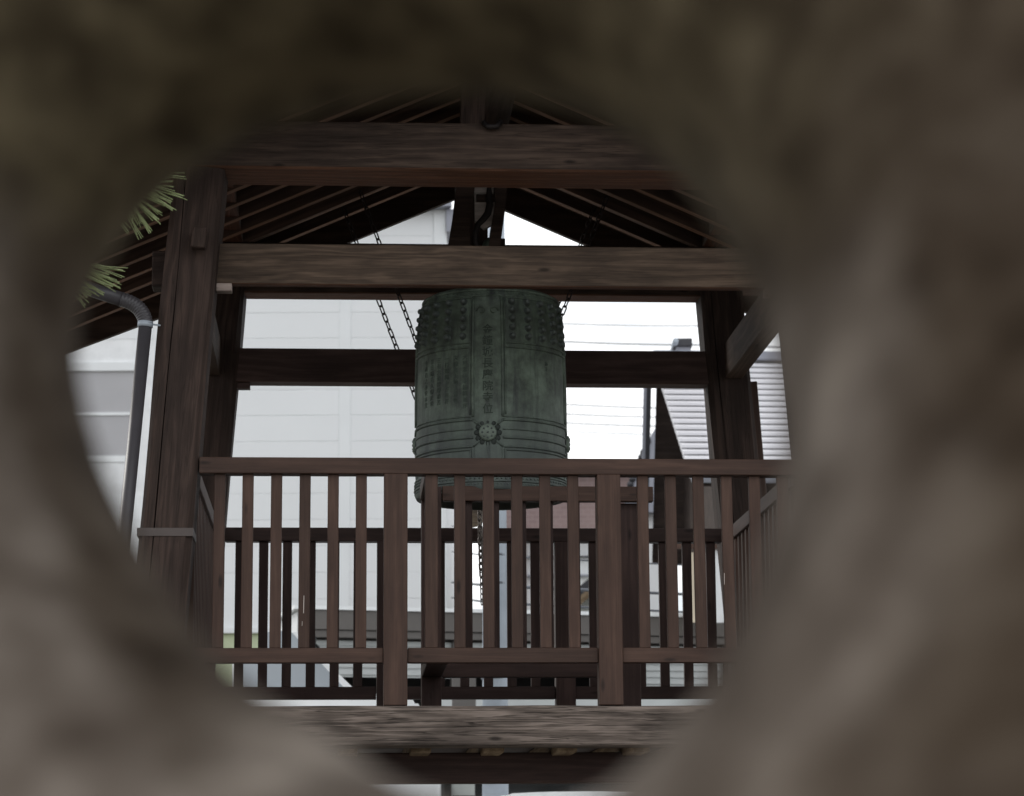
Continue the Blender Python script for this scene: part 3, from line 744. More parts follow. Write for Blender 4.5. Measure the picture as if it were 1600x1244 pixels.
chain(P3(931, 318, yA), P3(800, 668, yA), 0.052, 0.021, 0.0038, 'chain', 'left-hand chain of the close pair right of the bell', 'chains slinging the striking log')
chain(P3(748, 745, 1.72), P3(752, 900, 1.72), 0.040, 0.021, 0.005, 'chain2', 'pale thick pull chain hanging straight down below the bell')
chain(P3(752, 895, 1.73), P3(753, 945, 1.73), 0.030, 0.014, 0.003, 'chain2', 'thin end of the pull chain under the bell, behind a slat')

# ------------------------------------------------------------------ stone with the round hole
def build_stone():
    outl = [(116, 545), (129, 478), (188, 383), (260, 300), (360, 228), (500, 178), (620, 158), (760, 152), (890, 170), (980, 212), (1062, 280), (1115, 350), (1155, 420),
            (1190, 485), (1208, 560), (1220, 650), (1222, 730), (1212, 800), (1188, 880), (1148, 980), (1112, 1055), (1062, 1120), (1015, 1172), (975, 1215), (900, 1262), (790, 1275),
            (680, 1250), (600, 1206), (545, 1176), (474, 1124), (394, 1078), (336, 1020), (294, 962), (250, 896), (208, 820), (172, 748), (134, 640)]
    c0 = (672, 700)
    ang = sorted((math.atan2(-(py - c0[1]), px - c0[0]), math.hypot(px - c0[0], py - c0[1])) for px, py in outl)
    def rad(th):
        th = (th + PI) % (2 * PI) - PI
        for i in range(len(ang)):
            a = ang[i]; b = ang[(i + 1) % len(ang)]; ta, tb = a[0], b[0]
            if tb < ta: tb += 2 * PI
            t = th if th >= ta else th + 2 * PI
            if ta <= t <= tb: return a[1] + (b[1] - a[1]) * (t - ta) / (tb - ta)
        return ang[0][1]
    N = 256
    bm = bmesh.new(); cols = []; tone = []
    def edge_depth(th): return 1.07 - 0.10 * math.cos(th) + 0.13 * math.sin(th)      # the slab leans: its foot and right side are nearer
    Z = Vector((0, 0, 1))
    # (outward, towards the viewer)
    near = [(0.0, 0.0), (0.0015, 0.012), (0.005, 0.026), (0.011, 0.040), (0.019, 0.054), (0.029, 0.066), (0.041, 0.077), (0.055, 0.086), (0.070, 0.094), (0.086, 0.101),
            (0.103, 0.107), (0.121, 0.112), (0.140, 0.116), (0.162, 0.119), (0.19, 0.121), (0.225, 0.122), (0.27, 0.122)]
    far = [(0.002, -0.010), (0.007, -0.022), (0.017, -0.033), (0.035, -0.042), (0.07, -0.05), (0.14, -0.055), (0.25, -0.05)]
    for k in range(N):
        th = 2 * PI * k / N
        r = sum(rad(th + d * 0.03) for d in range(-4, 5)) / 9
        px, py = c0[0] + r * math.cos(th), c0[1] - r * math.sin(th)
        E = W(px, py, edge_depth(th)); d = (Rt * math.cos(th) + Up * math.sin(th))
        row = []
        steep = 0.5 + 0.5 * math.cos(th + 0.9)          # right and lower flanks: a deeper, rounder throat
        def pt(o_, n_, amp):
            p = E + d * o_ - Fw * n_
            nn = noise.noise(p * 11.0) * 0.013 + noise.noise(p * 27.0 + Vector((5, 1, 2))) * 0.005 + noise.noise(p * 60.0) * 0.004
            return p + (d * 0.6 - Fw) * nn * amp
        body = []
        for o_, n_ in reversed(far): body.append(pt(o_, n_, min(1, abs(n_) / 0.04)))
        for o_, n_ in near:
            n2 = n_ * (1.15 + 1.0 * steep); amp = min(1, n_ / 0.04)
            body.append(pt(o_, n2, amp))
        # outer outline of the boulder
        a_, top, bot = 0.66, 0.62, 1.10
        dx, dz = math.cos(th), math.sin(th)
        ro = 1 / math.sqrt((dx / a_) ** 2 + (dz / (top if dz > 0 else bot)) ** 2)
        C0 = W(c0[0], c0[1], 1.07)
        def outer(f, y):
            p = C0 + Vector((dx, 0, dz)) * ro * f + Vector((0, y, 0)) + Vector((0, -0.10 * math.cos(th) + 0.13 * math.sin(th), 0)) * 1.3
            p += Vector((dx, 0, dz)) * noise.noise(p * 3.0) * 0.06 + Vector((0, 1, 0)) * noise.noise(p * 4.0 + Vector((9, 9, 9))) * 0.04
            p.z = max(p.z, -0.05); return p
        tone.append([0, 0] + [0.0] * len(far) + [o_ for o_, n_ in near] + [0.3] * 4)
        row = [outer(0.96, 0.16), outer(0.82, 0.12)] + body + [outer(0.84, -0.14), outer(0.95, -0.11), outer(1.02, -0.04), outer(1.03, 0.06)]
        cols.append([bm.verts.new(p) for p in row])
    for k in range(N):
        A, B = cols[k], cols[(k + 1) % N]
        for i in range(len(A)): bm.faces.new((A[i], A[(i + 1) % len(A)], B[(i + 1) % len(A)], B[i]))
    bmesh.ops.recalc_face_normals(bm, faces=bm.faces)
    for c_ in cols:
        for v_ in c_: v_.index = -1
    bm.verts.index_update(); idx = [[v_.index for v_ in c_] for c_ in cols]
    me = mesh_of(bm, 'stone', True)
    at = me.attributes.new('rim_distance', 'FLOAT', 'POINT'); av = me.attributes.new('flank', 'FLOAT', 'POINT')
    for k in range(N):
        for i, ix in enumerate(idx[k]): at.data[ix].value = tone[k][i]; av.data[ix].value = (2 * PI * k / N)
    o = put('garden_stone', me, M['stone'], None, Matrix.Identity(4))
    tag(o, 'rough mottled stone pierced by the round hole, close to the viewer and out of focus', 'stone')
build_stone()

# ------------------------------------------------------------------ pine tree at the left
def pine():
    base = Vector((-2.6, 8.6, 0))
    root = empty('pine_tree', Matrix.Translation(base), 'pine tree at the left edge with green needle tufts by the downspout', 'pine tree')
    tr = [base + Vector((0.12 * math.sin(i * 0.9), 0.06 * math.cos(i), 0.5 * i)) for i in range(9)]
    put('trunk', mesh_of(tube_bm(tr, [0.11 - 0.01 * i for i in range(9)], 12), 'trunk', True), M['bark'], root)
    tips = []
    def tuft(bm, p, d, n, L, sp):
        d = d.normalized()
        for i in range(n):
            v = (d + Vector((random.gauss(0, sp), random.gauss(0, sp), random.gauss(0, sp)))).normalized()
            l = L * random.uniform(0.75, 1.1); s0 = p + d * random.uniform(-0.03, 0.03)
            bend = Vector((0, 0, -0.006)) + v.cross(Vector((0, 0, 1))) * random.uniform(-0.005, 0.005)
            tube_bm([s0, s0 + v * l * 0.5 + bend * 0.2, s0 + v * l + bend], [0.0013, 0.0014, 0.0006], 3, bm, cap=False)
    def branch(a, b, r):
        mid = (a + b) / 2 + Vector((0, 0, random.uniform(-0.08, 0.05)))
        put('branch', mesh_of(tube_bm([a, mid, b], [r, r * 0.7, r * 0.3], 8), 'br', True), M['bark'], root)
        bm = bmesh.new(); n = 7
        for i in range(n):
            t = 0.35 + 0.65 * i / (n - 1); p = a.lerp(mid, t * 2) if t < 0.5 else mid.lerp(b, t * 2 - 1)
            d = (b - a).normalized() + Vector((random.uniform(-.5, .5), random.uniform(-.5, .5), random.uniform(-.1, .6)))
            tuft(bm, p, d, 40, 0.075, 0.45)
        put('needles', mesh_of(bm, 'needles'), M['needle'], root, None, 'stuff')
    for i in range(14):
        h = random.uniform(2.0, 4.2); an = random.uniform(PI * 0.55, PI * 1.5)
        a = base + Vector((0, 0, h)); b = a + Vector((math.cos(an) * 1.0, math.sin(an) * 1.0, random.uniform(-0.1, 0.3)))
        branch(a, b, 0.03)
    # the tufts that reach into the view
    bm = bmesh.new(); Y = 8.8
    a1 = W(150, 250, Y); a0 = base + Vector((0, 0, a1.z - 0.25))
    put('branch', mesh_of(tube_bm([a0, a0.lerp(a1, 0.6) + Vector((0, 0, 0.05)), a1], [0.03, 0.018, 0.008], 8), 'br', True), M['bark'], root)
    a2 = W(70, 420, Y); a3 = base + Vector((0, 0, a2.z - 0.15))
    put('branch', mesh_of(tube_bm([a3, a3.lerp(a2, 0.6) + Vector((0, 0, 0.03)), a2], [0.03, 0.018, 0.008], 8), 'br', True), M['bark'], root)
    needles = [((236, 272), (288, 277)), ((240, 285), (271, 283)), ((238, 290), (272, 292)), ((250, 296), (288, 306)), ((236, 304), (267, 317)), ((240, 308), (270, 327)),
               ((228, 318), (252, 333)), ((222, 322), (249, 343)), ((222, 328), (244, 345)), ((216, 335), (236, 363)), ((218, 340), (234, 362)), ((205, 345), (221, 373)),
               ((192, 352), (202, 364)), ((206, 335), (216, 350)), ((245, 300), (268, 312)), ((230, 310), (258, 320)), ((224, 325), (240, 341)), ((214, 332), (222, 350)),
               ((146, 418), (192, 424)), ((142, 415), (192, 432)), ((140, 424), (186, 443)), ((136, 428), (188, 451)), ((130, 430), (176, 447)), ((134, 420), (170, 430)),
               ((124, 440), (162, 462)), ((120, 445), (150, 459)), ((116, 452), (142, 463)), ((112, 455), (134, 477)), ((140, 421), (168, 428)), ((134, 431), (168, 446)), ((118, 446), (136, 466))]
    for (x0_, y0_), (x1_, y1_) in needles:
        for rep in range(4):
            Yr = Y + random.uniform(-0.05, 0.05); j = lambda: random.uniform(-2.2, 2.2) * rep
            k_ = 0.9
            p0 = W(x0_ - (x1_ - x0_) * k_ + j(), y0_ - (y1_ - y0_) * k_ + j(), Yr); p1 = W(x1_ + j() * 1.2, y1_ + j() * 1.2, Yr + random.uniform(-0.03, 0.03))
            mid = (p0 + p1) / 2 + Vector((0, 0, 0.003))
            tube_bm([p0, mid, p1], [0.0014, 0.0022, 0.0012], 4, bm, cap=False)
    put('needles', mesh_of(bm, 'needles'), M['needle'], root, None, 'stuff')
pine()

# ------------------------------------------------------------------ white warehouse
YWH = 32.0
xr = W(694, 340, YWH).x; zt = W(650, 329, YWH).z; zb_ = W(400, 978, YWH).z; xb_ = W(539, 600, YWH).x
xl = -14.0
wh = empty('warehouse', Matrix.Translation(((xl + xr) / 2, YWH, 0)), 'large white building with horizontal panel siding behind the left half of the tower', 'building')
def bx(parent, name, x0, x1, y0, y1, z0, z1, mat, bev=0.0, yaw=None):
    Mx = Matrix.Translation(((x0 + x1) / 2, (y0 + y1) / 2, (z0 + z1) / 2))
    if yaw: Mx = yaw @ Mx
    return put(name, box_mesh(abs(x1 - x0), abs(y1 - y0), abs(z1 - z0), bev, M[mat]), None, parent, Mx)
bx(wh, 'core', xl, xr, YWH + 0.006, YWH + 14, zb_ - 0.02, zt, 'joint')
bx(wh, 'ground_floor', xl + 0.1, xr - 0.1, YWH + 0.03, YWH + 13.8, -0.02, zb_ - 0.02, 'pale_green')
rows = 16; rh = (zt - zb_) / rows
# grey recess at the left
gz1, gz0 = W(160, 580, YWH).z, W(160, 735, YWH).z; gx = W(216, 640, YWH).x
cols = [(xl, W(-300, 600, YWH).x), (W(-300, 600, YWH).x, gx + 0.18), (gx + 0.18, xb_), (xb_, xr - 0.13)]
for ci, (a, b) in enumerate(cols):
    for r_ in range(rows):
        z0 = zb_ + r_ * rh; z1 = z0 + rh - 0.009
        if ci == 1 and z1 > gz0 - 0.1 and z0 < gz1 + 0.1: continue
        bx(wh, 'siding_panel', a + 0.01, b - 0.01, YWH, YWH + 0.0058, z0, z1, 'white_siding', 0.002)
for xx in (xb_,):
    bx(wh, 'batten', xx - 0.072, xx + 0.072, YWH - 0.012, YWH - 0.002, zb_, zt, 'white_trim', 0.004)
bx(wh, 'corner_trim', xr - 0.13, xr + 0.02, YWH - 0.03, YWH + 0.1, zb_, zt, 'white_trim', 0.004)
bx(wh, 'base_flashing', xl, xr + 0.02, YWH - 0.03, YWH + 0.02, zb_ - 0.09, zb_ - 0.022, 'white_trim')
bx(wh, 'roof_coping', xl, xr + 0.08, YWH - 0.10, YWH + 14, zt + 0.002, zt + 0.10, 'gutter')
bx(wh, 'gutter', xl, xr + 0.10, YWH - 0.22, YWH - 0.11, zt - 0.0, zt + 0.12, 'gutter')
bx(wh, 'rain_head', xr + 0.03, xr + 0.14, YWH - 0.1, YWH + 0.1, zt - 0.30, zt - 0.01, 'gutter')
bx(wh, 'shutter_head', cols[1][0], gx + 0.1, YWH - 0.03, YWH + 0.03, gz1, gz1 + 0.11, 'white_trim')
zm = W(160, 647, YWH).z; zm2 = W(160, 716, YWH).z
for a, b in ((zm + 0.02, gz1 - 0.005), (zm2 + 0.03, zm - 0.02)):
    bx(wh, 'grey_panel', cols[1][0] + 0.02, gx, YWH + 0.005, YWH + 0.03, a, b, 'grey_panel')
bx(wh, 'panel_bar', cols[1][0] + 0.02, gx, YWH - 0.01, YWH + 0.03, zm - 0.018, zm + 0.018, 'white_trim')
bx(wh, 'panel_bar', cols[1][0] + 0.02, gx, YWH - 0.01, YWH + 0.03, zm2 - 0.05, zm2 + 0.028, 'white_trim')

# ------------------------------------------------------------------ garage row with brown fascia
gyaw = math.atan2(1.0, 3.3) * 0.5
gA = W(465, 950, 22.0); gB = W(1180, 967, 23.1)
gx_ = (gB - gA); gx_.z = 0; gL = gx_.length; ga = math.atan2(gx_.y, gx_.x)
GM = Matrix.Translation((gA.x, gA.y, 0)) @ Matrix.Rotation(ga, 4, 'Z')
gar = empty('garage_row', GM, 'long low garage with grey-brown fascia and pale roller shutters behind the railings', 'garage')
gh = gA.z
def gb(name, x0, x1, y0, y1, z0, z1, mat, bev=0.0, parent=None): return bx(parent or gar, name, x0, x1, y0, y1, z0, z1, mat, bev, GM)
gb('roof', -0.05, gL + 2, -0.12, 0.9, gh - 0.02, gh + 0.012, 'white_trim')
gb('fascia', 0, gL + 2, -0.10, -0.05, gh - 0.19, gh - 0.022, 'brown_fascia', 0.003)
gb('fascia', 0, gL + 2, -0.08, -0.04, gh - 0.255, gh - 0.195, 'brown_fascia', 0.002)
gb('side_wall', 0.0, 0.1, 0.0, 0.9, 0, gh - 0.03, 'white')
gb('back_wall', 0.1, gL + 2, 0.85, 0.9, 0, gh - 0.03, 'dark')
gb('header', 0.1, gL + 2, 0.1, 0.14, gh - 0.30, gh - 0.03, 'brown_fascia')
def shutter(x0, x1, z0, z1):
    bm = bmesh.new(); n = int((z1 - z0) / 0.055)
    for i in range(n):
        z = z0 + (z1 - z0) * i / n
        box_bm(x1 - x0, 0.02, (z1 - z0) / n - 0.014, 0.004, ((x0 + x1) / 2, 0.05, z + (z1 - z0) / n / 2), bm)
        box_bm(x1 - x0, 0.006, 0.02, 0, ((x0 + x1) / 2, 0.058, z), bm)
    return put('roller_shutter', mesh_of(bm, 'shutter'), M['corr'], gar, GM)
zs = W(620, 1056, 22.2).z; zs2 = W(1050, 1072, 23).z
gw = gL / 3
xs_ = [0.12, W(716, 1000, 22.3).x - gA.x, W(800, 1000, 22.5).x - gA.x, W(985, 1000, 22.8).x - gA.x, gL + 1.8]
shutter(xs_[0], xs_[1], zs, gh - 0.26); gb('pillar', xs_[1], xs_[1] + 0.07, -0.02, 0.1, 0, gh - 0.26, 'brown_fascia')
shutter(xs_[1] + 0.09, xs_[3] - 0.05, zs + 0.13, gh - 0.26)
gb('pillar', xs_[3], xs_[3] + 0.06, -0.02, 0.1, 0, gh - 0.26, 'brown_fascia')
shutter(xs_[3] + 0.08, xs_[4], zs2, gh - 0.26)
gb('low_wall', 1.0, gL + 2, -0.6, -0.5, 0, W(700, 1083, 21.6).z, 'corr')
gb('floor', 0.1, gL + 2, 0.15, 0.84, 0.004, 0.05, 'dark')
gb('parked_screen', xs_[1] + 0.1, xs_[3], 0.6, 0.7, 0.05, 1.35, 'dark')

# ------------------------------------------------------------------ far tiled building and small gabled house
Yb = 46.0
def bb(parent, name, px0, px1, py0, py1, Y, dep, mat, bev=0.0, dy=0.0):
    a = W(px0, py1, Y); b = W(px1, py0, Y)
    return bx(parent, name, a.x, b.x, Y + dy, Y + dy + dep, a.z, b.z, mat, bev)
tb = empty('tiled_building', Matrix.Translation((W(880, 900, Yb).x, Yb, 0)), 'far block with red-brown tiled upper wall right of the bell, above white lower floors', 'building')
bb(tb, 'upper_wall', 788, 990, 734, 832, Yb, 9, 'tile_wall')
bb(tb, 'wall', 824, 986, 834, 1190, Yb + 0.3, 8, 'white'); bb(tb, 'tiled_pier', 788, 822, 833, 1190, Yb + 0.02, 8.4, 'tile_wall')
bb(tb, 'sill_line', 824, 986, 897, 901, Yb + 0.2, 0.2, 'gutter'); bb(tb, 'sill_line', 824, 986, 868, 871, Yb + 0.2, 0.2, 'roof_edge')
z_ = W(880, 1190, Yb).z
bx(tb, 'lower_wall', W(790, 900, Yb).x, W(986, 900, Yb).x, Yb + 0.5, Yb + 7.5, 0, z_, 'white')
bb(tb, 'roof_slab', 784, 994, 731, 735, Yb - 0.3, 9.6, 'gutter')
sh = empty('small_house', Matrix.Translation((W(940, 960, 36).x, 36, 0)), 'small pale gabled house just visible between slats right of the bell', 'house')
hp = [W(px, py, 36) for px, py in ((890, 970), (892, 950), (935, 915), (985, 950), (985, 970))]
put('wall', mesh_of(prism_bm([(p.x, p.z) for p in hp[:1]] + [(p.x, p.z) for p in hp[1:]], 36, 41), 'w'), M['white'], sh)
bx(sh, 'wall', W(890, 970, 36).x, W(985, 970, 36).x, 36.01, 41, 0, hp[0].z, 'cream')
for a, b in ((hp[1], hp[2]), (hp[3], hp[2])):
    A = Vector((a.x * 1.0, 38.4, a.z)); B = Vector((b.x, 38.4, b.z)); dd = (A - B) * 0.2
    put('roof', box_mesh((A + dd - B).length, 5.4, 0.12, 0, M['roof_edge']), None, sh, frame_to(A + dd, B) @ Matrix.Translation((0, 0, 0.08)))
    put('barge_board', box_mesh((A + dd - B).length, 0.05, 0.10, 0, M['joist']), None, sh, frame_to(A + dd, B) @ Matrix.Translation((0, 0, -0.02)) @ Matrix.Translation((0, 2.68 if a is hp[3] else -2.68, 0)))
# ------------------------------------------------------------------ house with the metal roof
ridge = W(1026, 566, 25.0); hyaw = math.radians(-4.2)
HM = Matrix.Translation((ridge.x, ridge.y, 0)) @ Matrix.Rotation(-hyaw, 4, 'Z')
hs = empty('metal_roof_house', HM, 'brown house with stepped pale metal roof and small chimney behind the right posts', 'house')
rzg = ridge.z; run = 2.35
ev = W(1060, 744, 22.7); drop = rzg - ev.z
sl = drop / run; Lh = 9.0; nC = 19
def hb(name, x0, x1, y0, y1, z0, z1, mat, bev=0.0, parent=None): return bx(parent or hs, name, x0, x1, y0, y1, z0, z1, mat, bev, HM)
rf = put('roof', mesh_of(prism_bm([(0, 0), (1, 0), (1, 0.05), (0, 0.05)], 0, 1), 'r'), M['roof_edge'], hs, HM)   # replaced below by the real shell
bm = bmesh.new()
v = [(-0.0, -run, rzg - drop - 0.10), (Lh, -run, rzg - drop - 0.10), (Lh, 0, rzg - 0.10), (-0.0, 0, rzg - 0.10), (Lh, 0.6, rzg - 1.85 - 0.10), (0, 0.6, rzg - 1.85 - 0.10)]
vv = [bm.verts.new(p) for p in v]; v2 = [bm.verts.new((p[0], p[1], p[2] + 0.07)) for p in v]
for q in ((0, 1, 2, 3), (3, 2, 4, 5)):
    bm.faces.new([vv[i] for i in q]); bm.faces.new([v2[i] for i in q][::-1])
for i, j in ((0, 1), (1, 2), (2, 4), (4, 5), (5, 3), (3, 0)): bm.faces.new((vv[i], vv[j], v2[j], v2[i]))
bmesh.ops.recalc_face_normals(bm, faces=bm.faces)
rf.data = mesh_of(bm, 'roof'); rf.data.materials.append(M['brown_wall'])
for i in range(nC):                            # stepped metal courses, each with a deep shadow lip
    t0, t1 = i / nC, (i + 1) / nC
    y0, z0 = -run * t1 - 0.02, rzg - drop * t1; y1, z1 = -run * t0, rzg - drop * t0
    nose = 0.028
    poly = [(y0, z0 + 0.012), (y0, z0 + 0.012 + nose), (y1 - 0.03, z1 - 0.004), (y1 - 0.03, z1 - 0.03), (y0 + 0.03, z0 - 0.025), (y0 + 0.03, z0 + 0.012)]
    bm = bmesh.new()
    A = [bm.verts.new((-0.03, y, z)) for y, z in poly]; B = [bm.verts.new((Lh, y, z)) for y, z in poly]
    bm.faces.new(A); bm.faces.new(B[::-1])
    for k in range(len(poly)): bm.faces.new((A[k], B[k], B[(k + 1) % len(poly)], A[(k + 1) % len(poly)]))
    bmesh.ops.recalc_face_normals(bm, faces=bm.faces)
    put('roof_course', mesh_of(bm, 'course'), M['metal_roof'], rf, HM)
hb('ridge_cap', -0.05, Lh, -0.12, 0.12, rzg + 0.01, rzg + 0.10, 'gutter', 0.01, rf)
for s_, rr in ((1, 0.6),):    # verge boards on the gable end
    a = HM @ Vector((-0.08, 0.0, rzg - 0.06)); b = HM @ Vector((-0.08, s_ * rr, rzg - (drop if s_ < 0 else 1.85) - 0.06))
    put('verge_board', box_mesh((b - a).length, 0.05, 0.2 if s_ > 0 else 0.05, 0, M['roof_edge'] if s_ > 0 else M['metal_roof']), None, hs, frame_to(a, b))
    if s_ > 0:
        a2 = a + Vector((-0.05, -0.35, -0.06)); b2 = b + Vector((-0.05, -0.35, -0.06))
        put('verge_trim', box_mesh((b2 - a2).length, 0.03, 0.05, 0, M['gutter']), None, hs, frame_to(a2, b2))
gwp = [(-run + 0.3, 0), (-run + 0.3, rzg - drop * (run - 0.3) / run - 0.12), (0, rzg - 0.12), (0.58, rzg - 1.85 - 0.12), (0.58, 0)]
bm = bmesh.new(); A = [bm.verts.new((0.30, y, z)) for y, z in gwp]; B = [bm.verts.new((Lh - 0.4, y, z)) for y, z in gwp]
bm.faces.new(A); bm.faces.new(B[::-1])
for k in range(5): bm.faces.new((A[k], B[k], B[(k + 1) % 5], A[(k + 1) % 5]))
bmesh.ops.recalc_face_normals(bm, faces=bm.faces)
put('wall', mesh_of(bm, 'wall'), M['brown_wall'], hs, HM)
eg = put('gutter', mesh_of(tube_bm([(-0.02, -run - 0.07, ev.z - 0.02), (Lh, -run - 0.07, ev.z - 0.02)], 0.06, 12), 'gut', True), M['gutter'], hs, HM)
put('gutter_bracket', mesh_of(box_bm(0.10, 0.1, 0.07, 0.004, (0.14, -run - 0.05, ev.z + 0.05)), 'gb'), M['steel'], eg, HM)
dsp = [(0.33, -run - 0.05, ev.z - 0.06), (0.38, -run + 0.1, ev.z - 0.35)]
put('downpipe', mesh_of(tube_bm(dsp + [(0.42, -run + 0.24, ev.z - 0.55), (0.42, -run + 0.24, 0.0)], 0.035, 10), 'dp', True), M['white'], hs, HM)
# lower storey panels seen under the eave
def hw(name, px0, px1, py0, py1, mat, dy=0.0):
    a = W(px0, py1, 22.55); b = W(px1, py0, 22.55)
    return bx(hs, name, a.x, b.x, 22.42 + dy, 22.46 + dy, a.z, b.z, mat)
hw('cream_panel', 1072, 1090, 866, 975, 'cream'); hw('cream_panel', 1092, 1111, 866, 975, 'cream', 0.01)
hw('white_panel', 1112, 1160, 862, 975, 'white', 0.02)
hw('window_frame', 1087, 1091, 866, 960, 'roof_edge', -0.02)
hw('eave_board', 1040, 1200, 848, 861, 'rail', -0.03)
# chimney
ca = W(1056, 566, 25.0); cb = W(1077, 536, 25.0)
ch = bx(hs, 'chimney', ca.x, cb.x, 24.9, 25.15, ca.z - 0.2, cb.z - 0.02, 'gutter', 0.01)
put('chimney_cowl', mesh_of(tube_bm([(ca.x - 0.012, 25.3, cb.z - 0.03), (ca.x - 0.012, 24.75, cb.z - 0.03)], 0.028, 12), 'cowl', True), M['steel'], ch)
bx(hs, 'chimney_cap', ca.x - 0.03, cb.x + 0.02, 24.86, 25.2, cb.z - 0.06, cb.z + 0.02, 'roof_edge', 0.008)
# neighbour's tiled roof behind, left of the verge
nb_ = empty('tiled_roof_house', Matrix.Translation((W(1010, 760, 31).x, 31, 0)), 'house with dark tiled roof edge just left of the metal roofed house', 'house')
pp = [W(px, py, 31) for px, py in ((1040, 640), (1012, 690), (985, 757), (972, 800), (1040, 800))]
put('roof', mesh_of(prism_bm([(p.x, p.z) for p in pp], 31, 36), 'nr'), M['gutter'], nb_)
bx(nb_, 'wall', pp[3].x + 0.2, pp[4].x, 31.2, 35.8, 0, pp[3].z - 0.003, 'white')
bm = bmesh.new()
for i in range(9):
    t = i / 8; a = pp[1].lerp(pp[2], t)
    bmesh.ops.create_icosphere(bm, subdivisions=1, radius=0.05, matrix=Matrix.Translation((a.x, 31, a.z)))
put('edge_tiles', mesh_of(bm, 'et', True), M['roof_edge'], nb_)

# ------------------------------------------------------------------ utility pole and cables
pbase = W(773, 1230, 18.0); ptp = W(772, 200, 18.0)
pole = empty('utility_pole', Matrix.Translation((pbase.x, pbase.y, 0)), 'pale grey steel pole rising behind the bell and railings', 'pole')
put('shaft', mesh_of(tube_bm([(pbase.x, pbase.y, 0), (ptp.x, pbase.y, ptp.z + 1.0)], [0.097, 0.070], 24), 'shaft', True), M['steel'], pole)
for z in (W(780, 868, 18).z, W(780, 912, 18).z, W(780, 1060, 18).z):
    put('strap', mesh_of(tube_bm([(pbase.x, pbase.y, z - 0.008), (pbase.x, pbase.y, z + 0.008)], 0.092, 20), 'strap', True), M['wire'], pole)
def cable(pts, r, label, sag=0.0):
    P = []
    for (a, b) in zip(pts, pts[1:]):
        for i in range(20):
            t = i / 20; p = a.lerp(b, t); p.z -= sag * 4 * t * (1 - t); P.append(p)
    P.append(pts[-1])
    tag(put('cable', mesh_of(tube_bm(P, r, 6), 'cable', True), M['wire']), label, 'cable', 'overhead cables')
Yc = 60.0
for i, (ya, yb2, r) in enumerate(((506, 509, 0.011), (534, 539, 0.015), (632, 639, 0.012), (647, 653, 0.012), (661, 667, 0.012), (674, 680, 0.009))):
    a = W(885, ya, Yc); b = W(1100, yb2, Yc); d = (b - a)
    lab = ['topmost thin cable in the sky right of the bell', 'cable just above the rear tie beam in the sky right of the bell', 'highest of the four cables below the rear tie beam, right of the bell',
           'second cable below the rear tie beam, right of the bell', 'third cable below the rear tie beam, right of the bell', 'faintest and lowest cable below the rear tie beam, right of the bell'][i]
    cable([a - d * 0.6, a, b, b + d * 6], r * 1.35, lab, 0.02)
for i, (y1_, y2_, r, lab) in enumerate(((826, 832, 0.007, 'thin cable meeting the pole just above the rear top rail'), (866, 872, 0.007, 'thin cable crossing the pole below the rear top rail'),
                                   (914, 917, 0.013, 'thick black cable crossing the pole between the slats'), (938, 946, 0.010, 'lowest cable, stapled left of the pole between the slats'))):
    cable([W(706, y1_ - 4, 31.9), W(772, (y1_ + y2_) / 2, 17.86), W(1300, y2_ + 22, 30)], r * 1.0, lab, 0.0)

# ------------------------------------------------------------------ vehicles behind the tower
def vehicle(name, label, cat, Y, prof, wins, width, wheels, mat, wmat='glass', wr=0.3):
    root = empty(name, Matrix.Translation((prof[0][0], Y, 0)), label, cat)
    bm = prism_bm(prof, Y, Y + width); bmesh.ops.bevel(bm, geom=[e for e in bm.edges], offset=0.035, segments=2, affect='EDGES')
    put('body', mesh_of(bm, 'body', True), M[mat], root)
    for poly in wins:
        bm = prism_bm(poly, Y - 0.006, Y + 0.02); put('window', mesh_of(bm, 'win'), M[wmat], root)
        bm = prism_bm(poly, Y + width - 0.02, Y + width + 0.006); put('window', mesh_of(bm, 'win'), M[wmat], root)
    for x in wheels:
        for yy in (Y - 0.02, Y + width - 0.18):
            wl = put('wheel', mesh_of(tube_bm([(x, yy, wr), (x, yy + 0.2, wr)], wr, 28), 'tyre'), M['rubber'], root)
            put('rim', mesh_of(tube_bm([(x, yy - 0.008, wr), (x, yy + 0.208, wr)], wr * 0.6, 20), 'rim'), M['steel'], wl)
    return root
def pz(px, py, Y): p = W(px, py, Y); return (p.x, p.z)
# silver van, roof just under the rear floor bearer
Yv = 19.4; zr = pz(700, 1172, Yv)[1]; xa = pz(560, 1200, Yv)[0]
prof = [(xa - 0.75, 0.35), (xa - 0.8, 0.75), (xa - 0.55, 1.02), (xa + 0.12, 1.68), (xa + 0.6, zr - 0.03), (xa + 1.6, zr), (xa + 3.2, zr - 0.02), (xa + 3.6, zr - 0.12), (xa + 3.75, 1.0), (xa + 3.75, 0.35)]
wt = pz(700, 1223, Yv)[1]
wins = [[pz(600, 1208, Yv), pz(688, 1225, Yv), pz(705, 1221, Yv), (pz(705, 1221, Yv)[0], 1.12), (xa - 0.32, 1.12)],
        [pz(742, 1219, Yv), pz(790, 1219, Yv), pz(930, 1224, Yv), pz(1110, 1226, Yv), (pz(1110, 1226, Yv)[0] + 0.0, 1.12), (pz(742, 1226, Yv)[0], 1.12)]]
sv = vehicle('silver_van', 'silver minivan parked behind the tower, its roof showing under the deck', 'van', Yv, prof, wins, 1.7, [xa + 0.05, xa + 2.85], 'van', 'glass', 0.31)
for px in (631, 822):
    a = pz(px - 3, 1222 if px > 700 else 1215, Yv); b = pz(px + 5, 1203, Yv); c = pz(px + 12, 1180, Yv)
    put('panel_seam', mesh_of(tube_bm([(a[0], Yv - 0.001, a[1]), (b[0], Yv - 0.001, b[1]), (c[0], Yv - 0.001, c[1])], 0.004, 5), 'seam'), M['seam'], sv)
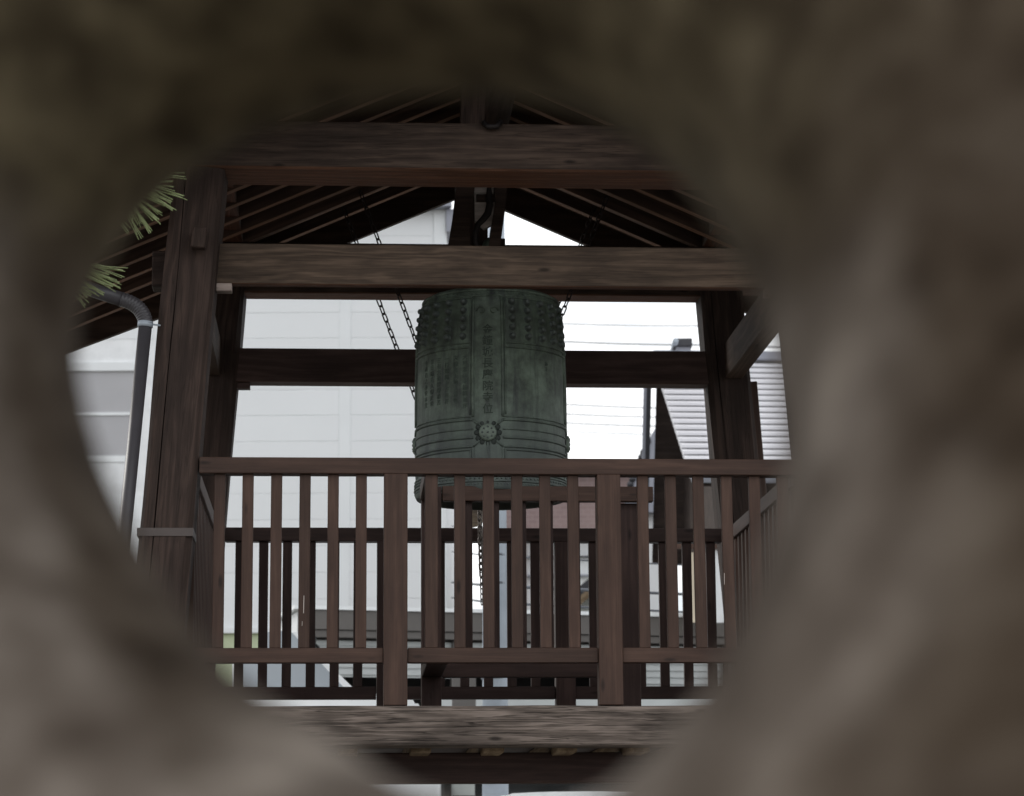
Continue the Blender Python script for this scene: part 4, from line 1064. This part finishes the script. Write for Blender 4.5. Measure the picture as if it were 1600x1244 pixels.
# white car in front of it
Yc_ = 17.4; L_ = [pz(px, py, Yc_) for px, py in ((792, 1240), (850, 1237), (930, 1236.5), (1000, 1238), (1080, 1246))]
xw = L_[0][0]
prof = [(xw - 1.9, 0.3), (xw - 1.95, 0.7), (xw - 1.0, 0.88), (xw - 0.25, 1.38)] + L_ + [(L_[-1][0] + 0.7, 1.0), (L_[-1][0] + 1.1, 0.9), (L_[-1][0] + 1.15, 0.3)]
wins = [[(xw - 0.75, 0.95), (xw - 0.1, 1.36), (xw + 0.5, 1.40), (xw + 0.5, 0.95)], [(xw + 0.56, 0.95), (xw + 0.56, 1.40), (L_[-1][0] - 0.02, 1.33), (L_[-1][0] + 0.42, 0.95)]]
vehicle('white_car', 'white car whose curved roof edge shows lowest in the opening, right of the pole', 'car', Yc_, prof, wins, 1.6, [xw - 1.25, xw + 1.9], 'carwhite', 'glass', 0.29)
# small truck at left with pale reflecting cab side glass
Yt = 18.5
pr_ = [pz(px, py, Yt) for px, py in ((362, 1024), (412, 1022), (413, 985), (456, 981), (556, 1079), (575, 1088))]
prof = [(pr_[0][0] - 2.2, 0.5), (pr_[0][0] - 2.2, 1.2), (pr_[0][0] - 0.05, 1.25), (pr_[0][0], pr_[0][1] - 0.3), pr_[0], pr_[1], pr_[2], pr_[3], pr_[4], (pr_[5][0] + 0.35, pr_[5][1] - 0.02), (pr_[5][0] + 0.5, pr_[5][1] - 0.5), (pr_[5][0] + 0.5, 0.5)]
wpoly = [pz(366, 1028, Yt), pz(415, 1026, Yt), pz(416, 988, Yt), pz(453, 985, Yt), pz(540, 1077, Yt), pz(366, 1080, Yt)]
tk = vehicle('small_truck', 'white small truck with sloping windscreen and pale reflecting side glass, behind the left railing', 'truck', Yt, prof, [wpoly], 1.7, [pr_[0][0] - 1.5, pr_[5][0] - 0.05], 'carwhite', 'glass_sky', 0.34)
wp = [W(488, 1003, Yt - 0.25), W(497, 1012, Yt - 0.25), W(545, 1064, Yt - 0.1)]
put('mirror_arm', mesh_of(tube_bm([wp[0], wp[1], W(502, 1022, Yt - 0.05)], 0.012, 6), 'arm'), M['rubber'], tk)
put('mirror', mesh_of(box_bm(0.05, 0.1, 0.12, 0.02, wp[0]), 'mirror'), M['rubber'], tk)
# brown-grey gate pillar
gp = empty('gate_pillar', Matrix.Translation((W(724, 1100, 20).x, 20, 0)), 'plain grey-brown pillar standing left of the steel pole under the deck', 'pillar')
a = W(706, 1050, 20); b = W(743, 1050, 20)
bx(gp, 'shaft', a.x, b.x, 20, 20.2, 0, a.z, 'brown_fascia', 0.006)
bx(gp, 'cap', a.x - 0.02, b.x + 0.02, 19.98, 20.22, a.z + 0.001, a.z + 0.04, 'brown_fascia', 0.006)
# clean up: nothing hidden is left over
for o in list(bpy.data.objects):
    if o.type == 'EMPTY' and not o.children: bpy.data.objects.remove(o)
